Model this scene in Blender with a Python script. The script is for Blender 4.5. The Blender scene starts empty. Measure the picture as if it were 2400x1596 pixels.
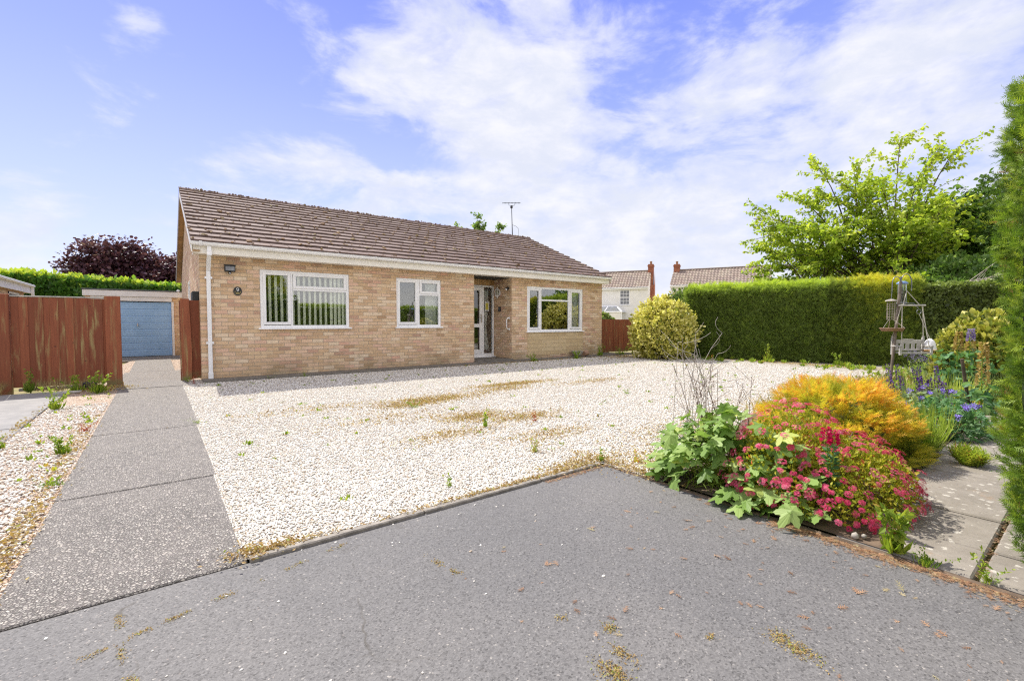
import bpy, math, random
import numpy as np
from mathutils import Vector
rng = np.random.default_rng(7)
random.seed(7)
S = bpy.context.scene
COL = S.collection
PI = math.pi

# ------------------------------------------------------------------ node helpers
class NT:
    def __init__(s, nt): s.nt = nt; s.n = nt.nodes; s.l = nt.links
    def put(s, sock, v):
        if isinstance(v, bpy.types.NodeSocket): s.l.new(v, sock)
        elif v is not None:
            if isinstance(v, (tuple, list)) and sock.type == 'RGBA' and len(v) == 3: v = (*v, 1)
            sock.default_value = v
    def node(s, t, ins=None, **kw):
        n = s.n.new(t)
        for k, v in kw.items(): setattr(n, k, v)
        for k, v in (ins or {}).items(): s.put(n.inputs[k], v)
        return n
    def m(s, op, a, b=None, c=None, clamp=False):
        n = s.n.new('ShaderNodeMath'); n.operation = op; n.use_clamp = clamp
        s.put(n.inputs[0], a)
        if b is not None: s.put(n.inputs[1], b)
        if c is not None: s.put(n.inputs[2], c)
        return n.outputs[0]
    def vm(s, op, a, b=None, out=0):
        n = s.n.new('ShaderNodeVectorMath'); n.operation = op
        s.put(n.inputs[0], a)
        if b is not None: s.put(n.inputs[3 if op == 'SCALE' else 1], b)
        return n.outputs[out]
    def ss(s, x, lo, hi, a=0.0, b=1.0):
        n = s.n.new('ShaderNodeMapRange'); n.interpolation_type = 'SMOOTHSTEP'
        s.put(n.inputs[0], x); s.put(n.inputs[1], lo); s.put(n.inputs[2], hi); s.put(n.inputs[3], a); s.put(n.inputs[4], b)
        return n.outputs[0]
    def mix(s, f, a, b, mode='MIX'):
        n = s.n.new('ShaderNodeMix'); n.data_type = 'RGBA'; n.blend_type = mode
        s.put(n.inputs[0], f); s.put(n.inputs[6], a); s.put(n.inputs[7], b)
        return n.outputs[2]
    def noise(s, v, scale, detail=4, rough=.55, dist=0.0, out=0):
        return s.node('ShaderNodeTexNoise', {'Vector': v, 'Scale': scale, 'Detail': detail, 'Roughness': rough, 'Distortion': dist}).outputs[out]
    def voro(s, v, scale, feature='F1', rnd=1.0):
        return s.node('ShaderNodeTexVoronoi', {'Vector': v, 'Scale': scale, 'Randomness': rnd}, feature=feature)
    def ramp(s, f, stops, interp='LINEAR'):
        n = s.n.new('ShaderNodeValToRGB'); n.color_ramp.interpolation = interp
        e = n.color_ramp.elements
        while len(e) < len(stops): e.new(.5)
        for i, (p, c) in enumerate(stops):
            e[i].position = p; e[i].color = (*c, 1) if len(c) == 3 else c
        s.put(n.inputs[0], f)
        return n.outputs[0]
    def bump(s, h, strength=.5, dist=.01, normal=None):
        n = s.node('ShaderNodeBump', {'Height': h, 'Strength': strength, 'Distance': dist})
        if normal is not None: s.put(n.inputs['Normal'], normal)
        return n.outputs[0]

def new_mat(name):
    m = bpy.data.materials.new(name); m.use_nodes = True
    nt = m.node_tree; nt.nodes.clear()
    return m, NT(nt)
def finish(t, shader): t.l.new(shader, t.node('ShaderNodeOutputMaterial').inputs[0])
def principled(t, col, rough=.6, normal=None, **kw):
    ins = {'Base Color': col, 'Roughness': rough}
    if normal is not None: ins['Normal'] = normal
    ins.update(kw)
    return t.node('ShaderNodeBsdfPrincipled', ins).outputs[0]
def uvw(t): return t.node('ShaderNodeTexCoord').outputs['UV']
def obj_co(t):
    return t.node('ShaderNodeNewGeometry').outputs['Position']
def attr(t, name='rnd'): return t.node('ShaderNodeAttribute', attribute_name=name).outputs['Fac']

M = {}
def simple(name, col, rough=.5, var=.12, scale=6, bump=0.0, metallic=0.0, spec=.5, bscale=80):
    m, t = new_mat(name)
    p = obj_co(t)
    n = t.noise(p, scale, 5, .6)
    c = t.mix(t.ss(n, .3, .7), [v*(1-var) for v in col], [min(1, v*(1+var)) for v in col])
    nr = t.bump(t.noise(p, bscale, 4), bump, .004) if bump else None
    finish(t, principled(t, c, rough, nr, **{'Metallic': metallic, 'Specular IOR Level': spec}))
    M[name] = m; return m

def leaf_mat(name, stops, trans=.35, rough=.5, tint=1.25, spec=.3):
    m, t = new_mat(name)
    c = t.ramp(attr(t), stops)
    a = principled(t, c, rough, **{'Specular IOR Level': spec})
    tr = t.node('ShaderNodeBsdfTranslucent', {'Color': t.mix(1.0, c, (tint, tint*1.05, tint*.6), 'MULTIPLY')}).outputs[0]
    mx = t.node('ShaderNodeMixShader', {0: trans, 1: a, 2: tr}).outputs[0]
    finish(t, mx); M[name] = m; return m

# ---- brick
def brick_mat(name, ramp, mortar, green=True, pw=.225, ph=.075, off=.5, mort=.0045):
    m, t = new_mat(name)
    uv = uvw(t)
    b = t.node('ShaderNodeTexBrick', {'Vector': uv, 'Color1': (0, 0, 0, 1), 'Color2': (1, 1, 1, 1), 'Mortar': (0, 0, 0, 1), 'Scale': 1.0,
        'Mortar Size': mort, 'Mortar Smooth': .25, 'Bias': 0.0, 'Brick Width': pw, 'Row Height': ph}, offset=off)
    col = t.ramp(b.outputs[0], ramp)
    n1 = t.noise(uv, 9, 6, .65); n2 = t.noise(uv, 1.1, 5, .6); n3 = t.noise(uv, 60, 5, .7)
    col = t.mix(.75, col, t.ramp(n1, [(.25, (.74, .72, .70)), (.5, (1, 1, 1)), (.78, (1.14, 1.08, 1.0))]), 'MULTIPLY')
    col = t.mix(t.ss(n3, .55, .75, 0, .4), col, (.62, .50, .38))
    mc = t.mix(t.ss(n1, .35, .65), mortar, [v*.72 for v in mortar])
    col = t.mix(b.outputs[1], col, mc)
    if green:
        z = t.node('ShaderNodeSeparateXYZ', {0: obj_co(t)}).outputs[2]
        low = t.m('MULTIPLY', t.ss(z, .45, .02), t.ss(n2, .40, .62))
        col = t.mix(t.m('MULTIPLY', low, .60), col, (.22, .18, .10))
        sp = t.m('MULTIPLY', t.ss(t.noise(uv, 1.7, 6, .7, .3), .56, .74), .55)
        col = t.mix(sp, col, (.28, .21, .10))
    h = t.m('ADD', t.m('MULTIPLY', t.m('SUBTRACT', 1.0, b.outputs[1]), 1.0), t.m('MULTIPLY', n3, .35))
    finish(t, principled(t, col, .85, t.bump(h, .75, .006)))
    M[name] = m
brick_mat('buff_brick', [(0, (.48, .31, .18)), (.10, (.66, .46, .28)), (.30, (.62, .43, .26)), (.46, (.75, .53, .37)), (.62, (.70, .50, .30)), (.80, (.80, .64, .46)), (.93, (.72, .44, .31)), (1, (.48, .31, .21))], (.50, .42, .31))
brick_mat('red_brick', [(0, (.28, .08, .04)), (.5, (.36, .11, .06)), (1, (.42, .17, .09))], (.34, .24, .18), False)
brick_mat('stone_block', [(0, (.56, .42, .24)), (.5, (.62, .48, .28)), (1, (.66, .52, .32))], (.52, .39, .21), False, .52, .115, .37, .003)
brick_mat('soldier_brick', [(0, (.40, .22, .08)), (.5, (.52, .31, .12)), (1, (.60, .40, .2))], (.30, .20, .10), False, .075, .6, 0, .006)

simple('white_plastic', (.90, .90, .90), .35, .04, 3)
simple('cream_plastic', (.88, .84, .75), .4, .05, 2)
simple('white_paint', (.80, .80, .80), .5, .06, 5, .15)
simple('render_wall', (.90, .88, .83), .9, .05, 2, .2)
simple('black_plastic', (.02, .02, .022), .35, .2)
simple('dark_metal', (.03, .032, .035), .45, .2, metallic=.3)
simple('galvanised', (.20, .21, .23), .4, .2, 40, metallic=.6)
simple('chrome', (.6, .6, .6), .25, .1, metallic=1)
simple('tan_board', (.42, .26, .12), .6, .2, 3, .2)
simple('grey_board', (.36, .34, .33), .7, .2, 4, .2)
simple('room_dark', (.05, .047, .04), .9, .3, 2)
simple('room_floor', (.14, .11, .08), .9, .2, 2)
simple('blind_fabric', (.85, .85, .72), .8, .05, 3)
simple('curtain_fabric', (.60, .60, .58), .9, .1, 3)
simple('felt', (.10, .11, .12), .9, .2, 6, .3)
simple('grey_wood', (.44, .42, .38), .75, .22, 14, .4)
simple('rope', (.50, .47, .40), .9, .15, 60)
simple('rust_pipe', (.19, .155, .12), .55, .35, 12, .2, metallic=.35)
simple('seed', (.10, .085, .07), .9, .6, 150, .8)
simple('bark', (.10, .075, .05), .9, .3, 12, .6)
simple('pale_bark', (.34, .29, .25), .9, .3, 12, .5)
simple('dead_stem', (.17, .115, .085), .8, .3, 15)
simple('pale_stem', (.40, .36, .32), .8, .3, 15)
simple('terracotta', (.36, .22, .14), .8, .25, 20, .3)
simple('stone_pot', (.36, .33, .28), .85, .3, 20, .4)
simple('steel_blue', (.16, .27, .50), .45, .05, 2)
simple('petal_violet', (.20, .13, .55), .6, .3, 60)
simple('yellow_card', (.50, .44, .06), .6, .1)
simple('gold_paint', (.55, .45, .18), .5, .1)
simple('bare_soil', (.13, .09, .06), .95, .4, 12, .6)
simple('lead', (.22, .23, .25), .6, .2)
simple('edging', (.26, .235, .20), .9, .3, 20, .6, bscale=120)
simple('cone_brown', (.45, .27, .10), .8, .35, 30, .5)

# garage door panels
m, t = new_mat('garage_blue')
z = t.node('ShaderNodeSeparateXYZ', {0: obj_co(t)}).outputs[2]
c = t.mix(t.ss(t.noise(obj_co(t), 3, 5), .3, .7), (.29, .50, .78), (.34, .56, .85))
finish(t, principled(t, c, .45)); M['garage_blue'] = m

# red stained fence boards with algae streaks
m, t = new_mat('fence_stain')
p = obj_co(t); r = attr(t)
g = t.node('ShaderNodeMapping', {'Vector': p, 'Scale': (9, 9, .9)}).outputs[0]
off = t.vm('ADD', g, t.node('ShaderNodeCombineXYZ', {0: t.m('MULTIPLY', r, 17.0), 2: t.m('MULTIPLY', r, 9.0)}).outputs[0])
grain = t.noise(t.node('ShaderNodeMapping', {'Vector': p, 'Scale': (60, 60, 3)}).outputs[0], 1, 5, .6)
st = t.noise(off, 1.0, 6, .65, .6)
c = t.mix(r, (.21, .058, .024), (.31, .092, .038))
c = t.mix(t.ss(grain, .35, .7, 0, .45), c, (.15, .04, .018))
c = t.mix(t.m('MULTIPLY', t.ss(st, .51, .70), .85), c, (.36, .29, .12))
kn = t.voro(p, 3.3); c = t.mix(t.ss(kn.outputs[0], .055, .02, 0, .8), c, (.06, .02, .012))
zz = t.node('ShaderNodeSeparateXYZ', {0: p}).outputs[2]
c = t.mix(t.m('MULTIPLY', t.ss(zz, .22, .02), t.ss(t.noise(p, 7, 5), .3, .6)), c, (.19, .16, .06))
finish(t, principled(t, c, .75, t.bump(grain, .4, .004))); M['fence_stain'] = m

# glass : thin reflective sheet
def glass(name, refl=.32, tint=(.9, .95, .93)):
    m, t = new_mat(name)
    gl = t.node('ShaderNodeBsdfGlossy', {'Color': (.95, .97, 1, 1), 'Roughness': .01}).outputs[0]
    tr = t.node('ShaderNodeBsdfTransparent', {'Color': (*tint, 1)}).outputs[0]
    f = t.node('ShaderNodeLayerWeight', {'Blend': .25}).outputs['Fresnel']
    fac = t.m('ADD', refl, t.m('MULTIPLY', f, .6), clamp=True)
    finish(t, t.node('ShaderNodeMixShader', {0: fac, 1: tr, 2: gl}).outputs[0]); M[name] = m
glass('window_glass', .13, (.95, .97, .95)); glass('door_glass', .10, (.25, .27, .28)); glass('cons_glass', .45, (.5, .6, .8)); glass('clear_plastic', .12)

# roof tiles
def tile_mat(name, a, b, cc):
    m, t = new_mat(name)
    p = obj_co(t); r = attr(t)
    c = t.ramp(r, [(0, a), (.5, b), (1, cc)])
    c = t.mix(t.ss(t.noise(p, 14, 6, .7), .50, .72, 0, .7), c, (.10, .065, .055))
    c = t.mix(t.ss(t.noise(p, 5, 6, .75, .5), .57, .68, 0, .75), c, (.20, .115, .05))
    c = t.mix(t.ss(t.noise(p, 30, 4, .7), .60, .72, 0, .5), c, (.42, .36, .32))
    finish(t, principled(t, c, .85, t.bump(t.noise(p, 90, 4), .5, .004))); M[name] = m
tile_mat('roof_tile', (.125, .083, .070), (.172, .118, .102), (.225, .17, .15))
tile_mat('tile_moss', (.15, .08, .035), (.24, .14, .06), (.22, .18, .08))

# pantile
m, t = new_mat('pantile')
uv = uvw(t)
b = t.node('ShaderNodeTexBrick', {'Vector': uv, 'Color1': (0, 0, 0, 1), 'Color2': (1, 1, 1, 1), 'Mortar': (0, 0, 0, 1), 'Scale': 1, 'Mortar Size': .012, 'Brick Width': .3, 'Row Height': .34}, offset=0)
c = t.ramp(b.outputs[0], [(0, (.28, .21, .17)), (.35, (.24, .19, .165)), (.7, (.31, .25, .20)), (1, (.36, .31, .24))])
finish(t, principled(t, c, .8)); M['pantile'] = m

# gravel
def gravel_mat(name, ramp, patch, pscale=1.0, gap=(.30, .25, .18)):
    m, t = new_mat(name)
    p = obj_co(t)
    wob = t.vm('ADD', p, t.vm('SCALE', t.noise(p, 30, 2, out=1), .018))
    v = t.voro(wob, 62); v2 = t.voro(wob, 62, 'DISTANCE_TO_EDGE')
    v3 = t.voro(p, 27)
    rr = t.node('ShaderNodeSeparateColor', {0: v.outputs['Color']}).outputs[0]
    c = t.ramp(rr, ramp)
    c = t.mix(t.ss(t.node('ShaderNodeSeparateColor', {0: v3.outputs['Color']}).outputs[1], .93, .97, 0, .55), c, (.35, .20, .10))
    edge = t.ss(v2.outputs[0], .0, .16)
    c = t.mix(edge, gap, c)
    big = t.noise(p, pscale, 7, .68, .4)
    c = t.mix(t.ss(big, .60, .72, 0, .55), c, patch)
    c = t.mix(t.ss(t.noise(p, 26, 3, .6), .60, .70, 0, .65), c, (.40, .31, .21))
    c = t.mix(t.ss(t.noise(p, 3.3, 5, .6), .35, .65, 0, .35), c, t.mix(1, c, (.86, .78, .66), 'MULTIPLY'))
    sp = t.noise(p, 9, 6, .75)
    c = t.mix(t.ss(sp, .62, .72, 0, .6), c, (.33, .21, .12))
    h = t.m('ADD', t.m('MULTIPLY', edge, .7), t.m('MULTIPLY', rr, .5))
    finish(t, principled(t, c, .8, t.bump(h, 1.0, .012))); M[name] = m
PALE = [(0, (.50, .42, .30)), (.10, (.62, .57, .48)), (.3, (.73, .715, .655)), (.6, (.80, .79, .75)), (.88, (.70, .66, .56)), (.97, (.50, .37, .25)), (1, (.30, .22, .16))]
gravel_mat('pale_gravel', PALE, (.42, .31, .13), .9)
gravel_mat('warm_gravel', [(0, (.45, .28, .18)), (.25, (.66, .48, .36)), (.6, (.78, .64, .52)), (1, (.74, .68, .60))], (.33, .23, .07), 1.6, (.22, .14, .08))
leafstops = None
m, t = new_mat('pebble')
c = t.ramp(attr(t), PALE); c = t.mix(t.ss(t.noise(obj_co(t), 110, 4), .4, .75, 0, .35), c, (.60, .42, .26))
finish(t, principled(t, c, .7)); M['pebble'] = m

# exposed aggregate drive
m, t = new_mat('aggregate')
p = obj_co(t)
q = t.node('ShaderNodeMapping', {'Vector': p, 'Scale': (1, 1.0, 1)}).outputs[0]
v = t.voro(q, 76); e = t.voro(q, 76, 'DISTANCE_TO_EDGE')
rr = t.node('ShaderNodeSeparateColor', {0: v.outputs['Color']}).outputs[0]
c = t.ramp(rr, [(0, (.10, .095, .08)), (.3, (.235, .222, .197)), (.55, (.30, .283, .25)), (.8, (.37, .342, .30)), (.94, (.46, .42, .365)), (1, (.55, .51, .44))])
c = t.mix(t.ss(e.outputs[0], .02, .2), (.17, .15, .14), c)
c = t.mix(t.ss(t.noise(p, 1.7, 6, .6), .35, .7, 0, .45), c, (.27, .245, .22))
c = t.mix(t.ss(t.noise(p, 2.6, 7, .7, .5), .66, .76, 0, .5), c, (.40, .29, .14))
finish(t, principled(t, c, .8, t.bump(t.m('ADD', t.ss(e.outputs[0], 0, .2), rr), .8, .007))); M['aggregate'] = m

# tarmac
m, t = new_mat('tarmac')
p = obj_co(t)
v = t.voro(p, 165); e = t.voro(p, 165, 'DISTANCE_TO_EDGE')
rr = t.node('ShaderNodeSeparateColor', {0: v.outputs['Color']}).outputs[0]
c = t.ramp(rr, [(0, (.065, .063, .062)), (.12, (.115, .112, .110)), (.5, (.142, .139, .137)), (.93, (.168, .164, .160)), (.985, (.20, .195, .19)), (1, (.33, .31, .28))])
n = t.noise(p, .8, 6, .6); 
c = t.mix(t.ss(n, .3, .7, 0, 1), t.mix(1, c, (.90, .90, .91), 'MULTIPLY'), t.mix(1, c, (1.12, 1.10, 1.08), 'MULTIPLY'))
c = t.mix(t.ss(t.noise(p, 45, 4, .7), .62, .72, 0, .7), c, (.040, .039, .038))
px = t.node('ShaderNodeSeparateXYZ', {0: p})
rough_side = t.m('MULTIPLY', t.ss(px.outputs[0], 1.6, -.4), t.ss(t.voro(p, 34).outputs[0], .16, .07))
c = t.mix(t.m('MULTIPLY', rough_side, .38), c, (.40, .33, .29))
c = t.mix(t.ss(t.noise(p, 2.2, 7, .7, .3), .56, .75, 0, .45), c, (.115, .110, .105))
c = t.mix(t.ss(t.noise(p, 26, 4, .75), .60, .70, 0, .55), c, (.075, .072, .070))
v9 = t.voro(t.vm('ADD', p, t.vm('SCALE', t.noise(p, 4, 3, out=1), .2)), 1.1, 'DISTANCE_TO_EDGE')
crk = t.m('MULTIPLY', t.m('MULTIPLY', t.ss(v9.outputs[0], .008, .002), t.ss(t.noise(p, 2, 4), .50, .6)), t.ss(px.outputs[0], 1.3, .7))
c = t.mix(t.m('MULTIPLY', crk, .6), c, (.06, .05, .035))
finish(t, principled(t, c, .78, t.bump(t.m('ADD', t.m('MULTIPLY', rr, .6), t.noise(p, 70, 3)), .7, .004))); M['tarmac'] = m

# concrete, slabs with lichen
def conc(name, a, b, lich=0.0):
    m, t = new_mat(name)
    p = obj_co(t)
    c = t.mix(t.ss(t.noise(p, 5, 7, .65), .3, .7), a, b)
    c = t.mix(t.ss(t.noise(p, 60, 4, .7), .5, .75, 0, .5), c, [v*.5 for v in a])
    if lich:
        v = t.voro(t.vm('ADD', p, t.vm('SCALE', t.noise(p, 30, 5, .75, out=1), .07)), 21)
        rad = t.m('SUBTRACT', t.m('MULTIPLY', t.node('ShaderNodeSeparateColor', {0: v.outputs['Color']}).outputs[1], .42), .06)
        c = t.mix(t.m('MULTIPLY', t.ss(t.m('SUBTRACT', v.outputs[0], rad), .06, -.02), lich), c, (.60, .57, .50))
        c = t.mix(t.ss(t.noise(p, 3, 6, .7), .62, .72, 0, .35), c, (.33, .20, .10))
    finish(t, principled(t, c, .85, t.bump(t.noise(p, 100, 4, .7), .5, .004))); M[name] = m
conc('concrete_grey', (.22, .215, .21), (.29, .28, .27))
conc('concrete_path', (.13, .12, .10), (.20, .18, .15), .2)
conc('slab', (.215, .19, .155), (.29, .26, .22), .6)

# soil / rough ground
m, t = new_mat('ground')
p = obj_co(t)
c = t.ramp(t.noise(p, 2.2, 8, .7), [(.3, (.13, .15, .04)), (.48, (.26, .24, .09)), (.62, (.34, .27, .15)), (.75, (.20, .14, .08))])
c = t.mix(t.ss(t.noise(p, 40, 4), .5, .7, 0, .5), c, (.10, .08, .04))
finish(t, principled(t, c, .95, t.bump(t.noise(p, 30, 5), .8, .03))); M['ground'] = m

# foliage
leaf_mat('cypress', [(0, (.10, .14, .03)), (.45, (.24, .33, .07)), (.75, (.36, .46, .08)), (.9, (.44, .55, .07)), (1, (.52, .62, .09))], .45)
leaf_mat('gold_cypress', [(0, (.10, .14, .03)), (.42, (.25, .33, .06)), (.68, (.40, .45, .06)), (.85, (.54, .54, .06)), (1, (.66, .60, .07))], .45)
leaf_mat('near_cypress', [(0, (.05, .10, .015)), (.4, (.15, .25, .03)), (.75, (.34, .44, .05)), (.93, (.46, .52, .07)), (.96, (.34, .19, .07)), (1, (.40, .22, .09))], .4)
leaf_mat('laurel', [(0, (.03, .08, .015)), (.5, (.08, .20, .03)), (.75, (.26, .42, .05)), (1, (.52, .60, .08))], .3, .3)
leaf_mat('beech', [(0, (.018, .010, .014)), (.5, (.075, .030, .045)), (.85, (.14, .06, .085)), (1, (.2, .13, .14))], .25, .4)
leaf_mat('lime_leaf', [(0, (.11, .20, .025)), (.45, (.25, .36, .04)), (.8, (.42, .50, .06)), (1, (.56, .60, .10))], .5, .45)
leaf_mat('dark_leaf', [(0, (.05, .09, .022)), (.5, (.11, .20, .045)), (.8, (.20, .32, .07)), (1, (.36, .45, .16))], .4, .35)
leaf_mat('ivy', [(0, (.06, .08, .025)), (.5, (.15, .20, .05)), (.8, (.26, .33, .09)), (1, (.36, .44, .17))], .35, .35)
leaf_mat('variegated', [(0, (.05, .09, .02)), (.3, (.18, .22, .04)), (.6, (.55, .52, .10)), (1, (.80, .74, .30))], .3, .4)
leaf_mat('rose_leaf', [(0, (.04, .08, .02)), (.5, (.13, .20, .05)), (.85, (.26, .36, .08)), (1, (.62, .42, .36))], .35)
leaf_mat('pale_shrub', [(0, (.08, .13, .04)), (.5, (.22, .30, .09)), (.85, (.40, .46, .16)), (1, (.70, .62, .50))], .35)
leaf_mat('anemone_leaf', [(0, (.11, .20, .03)), (.5, (.22, .35, .08)), (.85, (.36, .48, .15)), (1, (.50, .56, .13))], .35, .5)
leaf_mat('spiraea_leaf', [(0, (.10, .15, .018)), (.4, (.33, .37, .03)), (.75, (.56, .53, .06)), (.92, (.66, .48, .08)), (1, (.55, .16, .05))], .4)
leaf_mat('pink_petal', [(0, (.46, .02, .08)), (.35, (.68, .055, .17)), (.75, (.80, .14, .29)), (1, (.86, .34, .46))], .35)
leaf_mat('magenta_petal', [(0, (.48, .004, .08)), (1, (.66, .02, .15))], .4)
leaf_mat('orange_conifer', [(0, (.10, .14, .02)), (.35, (.32, .34, .04)), (.62, (.64, .58, .07)), (.86, (.78, .54, .07)), (1, (.78, .36, .07))], .45)
leaf_mat('moss_leaf', [(0, (.22, .13, .05)), (.5, (.46, .31, .12)), (.85, (.46, .40, .14)), (1, (.34, .42, .09))], .3)
leaf_mat('dry_grass', [(0, (.34, .24, .12)), (.6, (.52, .40, .22)), (1, (.40, .40, .14))], .4)
leaf_mat('weed_leaf', [(0, (.10, .20, .02)), (.5, (.26, .36, .04)), (.85, (.42, .47, .07)), (1, (.42, .18, .06))], .4)
leaf_mat('red_weed', [(0, (.28, .04, .03)), (.6, (.42, .09, .05)), (1, (.36, .30, .06))], .35)
leaf_mat('litter_leaf', [(0, (.22, .12, .07)), (.4, (.42, .24, .14)), (.8, (.56, .36, .22)), (1, (.50, .45, .25))], .3)
leaf_mat('lupin_leaf', [(0, (.06, .16, .07)), (.6, (.15, .30, .12)), (1, (.28, .40, .2))], .35)
leaf_mat('lavender_leaf', [(0, (.12, .20, .08)), (.6, (.25, .34, .16)), (1, (.38, .42, .26))], .4)
leaf_mat('strap_leaf', [(0, (.14, .22, .03)), (.6, (.33, .42, .07)), (1, (.58, .60, .22))], .45)
leaf_mat('purple_petal', [(0, (.05, .015, .12)), (.5, (.13, .04, .32)), (1, (.26, .14, .50))], .3)
leaf_mat('lavender_petal', [(0, (.12, .10, .24)), (1, (.34, .30, .50))], .3)
leaf_mat('lupin_petal', [(0, (.20, .12, .45)), (1, (.52, .46, .68))], .3)
leaf_mat('seed_head', [(0, (.30, .20, .06)), (1, (.60, .46, .18))], .3)
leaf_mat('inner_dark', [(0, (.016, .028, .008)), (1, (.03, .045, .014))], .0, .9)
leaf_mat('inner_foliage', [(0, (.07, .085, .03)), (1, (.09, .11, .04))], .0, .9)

# ------------------------------------------------------------------ mesh helpers
def tagobj(o, label=None, cat=None, group=None, kind=None):
    if label: o['label'] = label
    if cat: o['category'] = cat
    if group: o['group'] = group
    if kind: o['kind'] = kind
    return o
def thing(name, loc, label, cat, group=None, rz=0.0):
    o = bpy.data.objects.new(name, None); COL.objects.link(o)
    o.location = loc; o.rotation_euler = (0, 0, rz); o.empty_display_size = .2
    return tagobj(o, label, cat, group)

def mesh_np(name, groups, mats, parent=None, smooth=False, uv=True, local=True):
    """groups: list of (verts Nx3, faces Mxk, mat index, rnd scalar or array M)"""
    vs, lps, starts, tots, mi, rn = [], [], [], [], [], []
    vo = lo = 0
    for v, f, k, r in groups:
        v = np.asarray(v, dtype=np.float32).reshape(-1, 3); f = np.asarray(f, dtype=np.int32)
        if len(f) == 0: continue
        vs.append(v); lps.append((f+vo).ravel())
        n, kk = f.shape
        starts.append(lo+np.arange(n, dtype=np.int32)*kk); tots.append(np.full(n, kk, np.int32))
        mi.append(np.full(n, k, np.int32)); rn.append(np.broadcast_to(np.asarray(r, np.float32), (n,)).copy())
        vo += len(v); lo += n*kk
    V = np.concatenate(vs); L = np.concatenate(lps); ST = np.concatenate(starts); TT = np.concatenate(tots)
    if parent is not None and local:
        mw = parent_world(parent)
        inv = np.array(mw.inverted())
        V = (V @ inv[:3, :3].T + inv[:3, 3]).astype(np.float32)
    me = bpy.data.meshes.new(name)
    me.vertices.add(len(V)); me.vertices.foreach_set('co', V.ravel())
    me.loops.add(len(L)); me.loops.foreach_set('vertex_index', L)
    me.polygons.add(len(ST)); me.polygons.foreach_set('loop_start', ST)
    try: me.polygons.foreach_set('loop_total', TT)
    except Exception: pass
    me.polygons.foreach_set('material_index', np.concatenate(mi))
    me.polygons.foreach_set('use_smooth', np.full(len(ST), bool(smooth)))
    me.update(calc_edges=True)
    a = me.attributes.new('rnd', 'FLOAT', 'FACE'); a.data.foreach_set('value', np.concatenate(rn))
    if uv:
        nr = np.zeros(len(ST)*3, np.float32); me.polygons.foreach_get('normal', nr); nr = np.abs(nr.reshape(-1, 3))
        ax = np.repeat(np.argmax(nr, axis=1), TT)
        c = V[L]
        U = np.where(ax[:, None] == 0, c[:, [1, 2]], np.where(ax[:, None] == 1, c[:, [0, 2]], c[:, [0, 1]]))
        ul = me.uv_layers.new(name='UVMap'); ul.data.foreach_set('uv', U.astype(np.float32).ravel())
    for mm in ([mats] if isinstance(mats, str) else mats): me.materials.append(M[mm])
    o = bpy.data.objects.new(name, me); COL.objects.link(o)
    if parent is not None: o.parent = parent
    return o
def parent_world(p):
    from mathutils import Matrix
    m = Matrix.LocRotScale(p.location, p.rotation_euler, p.scale)
    return (parent_world(p.parent) @ m) if p.parent else m

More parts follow.
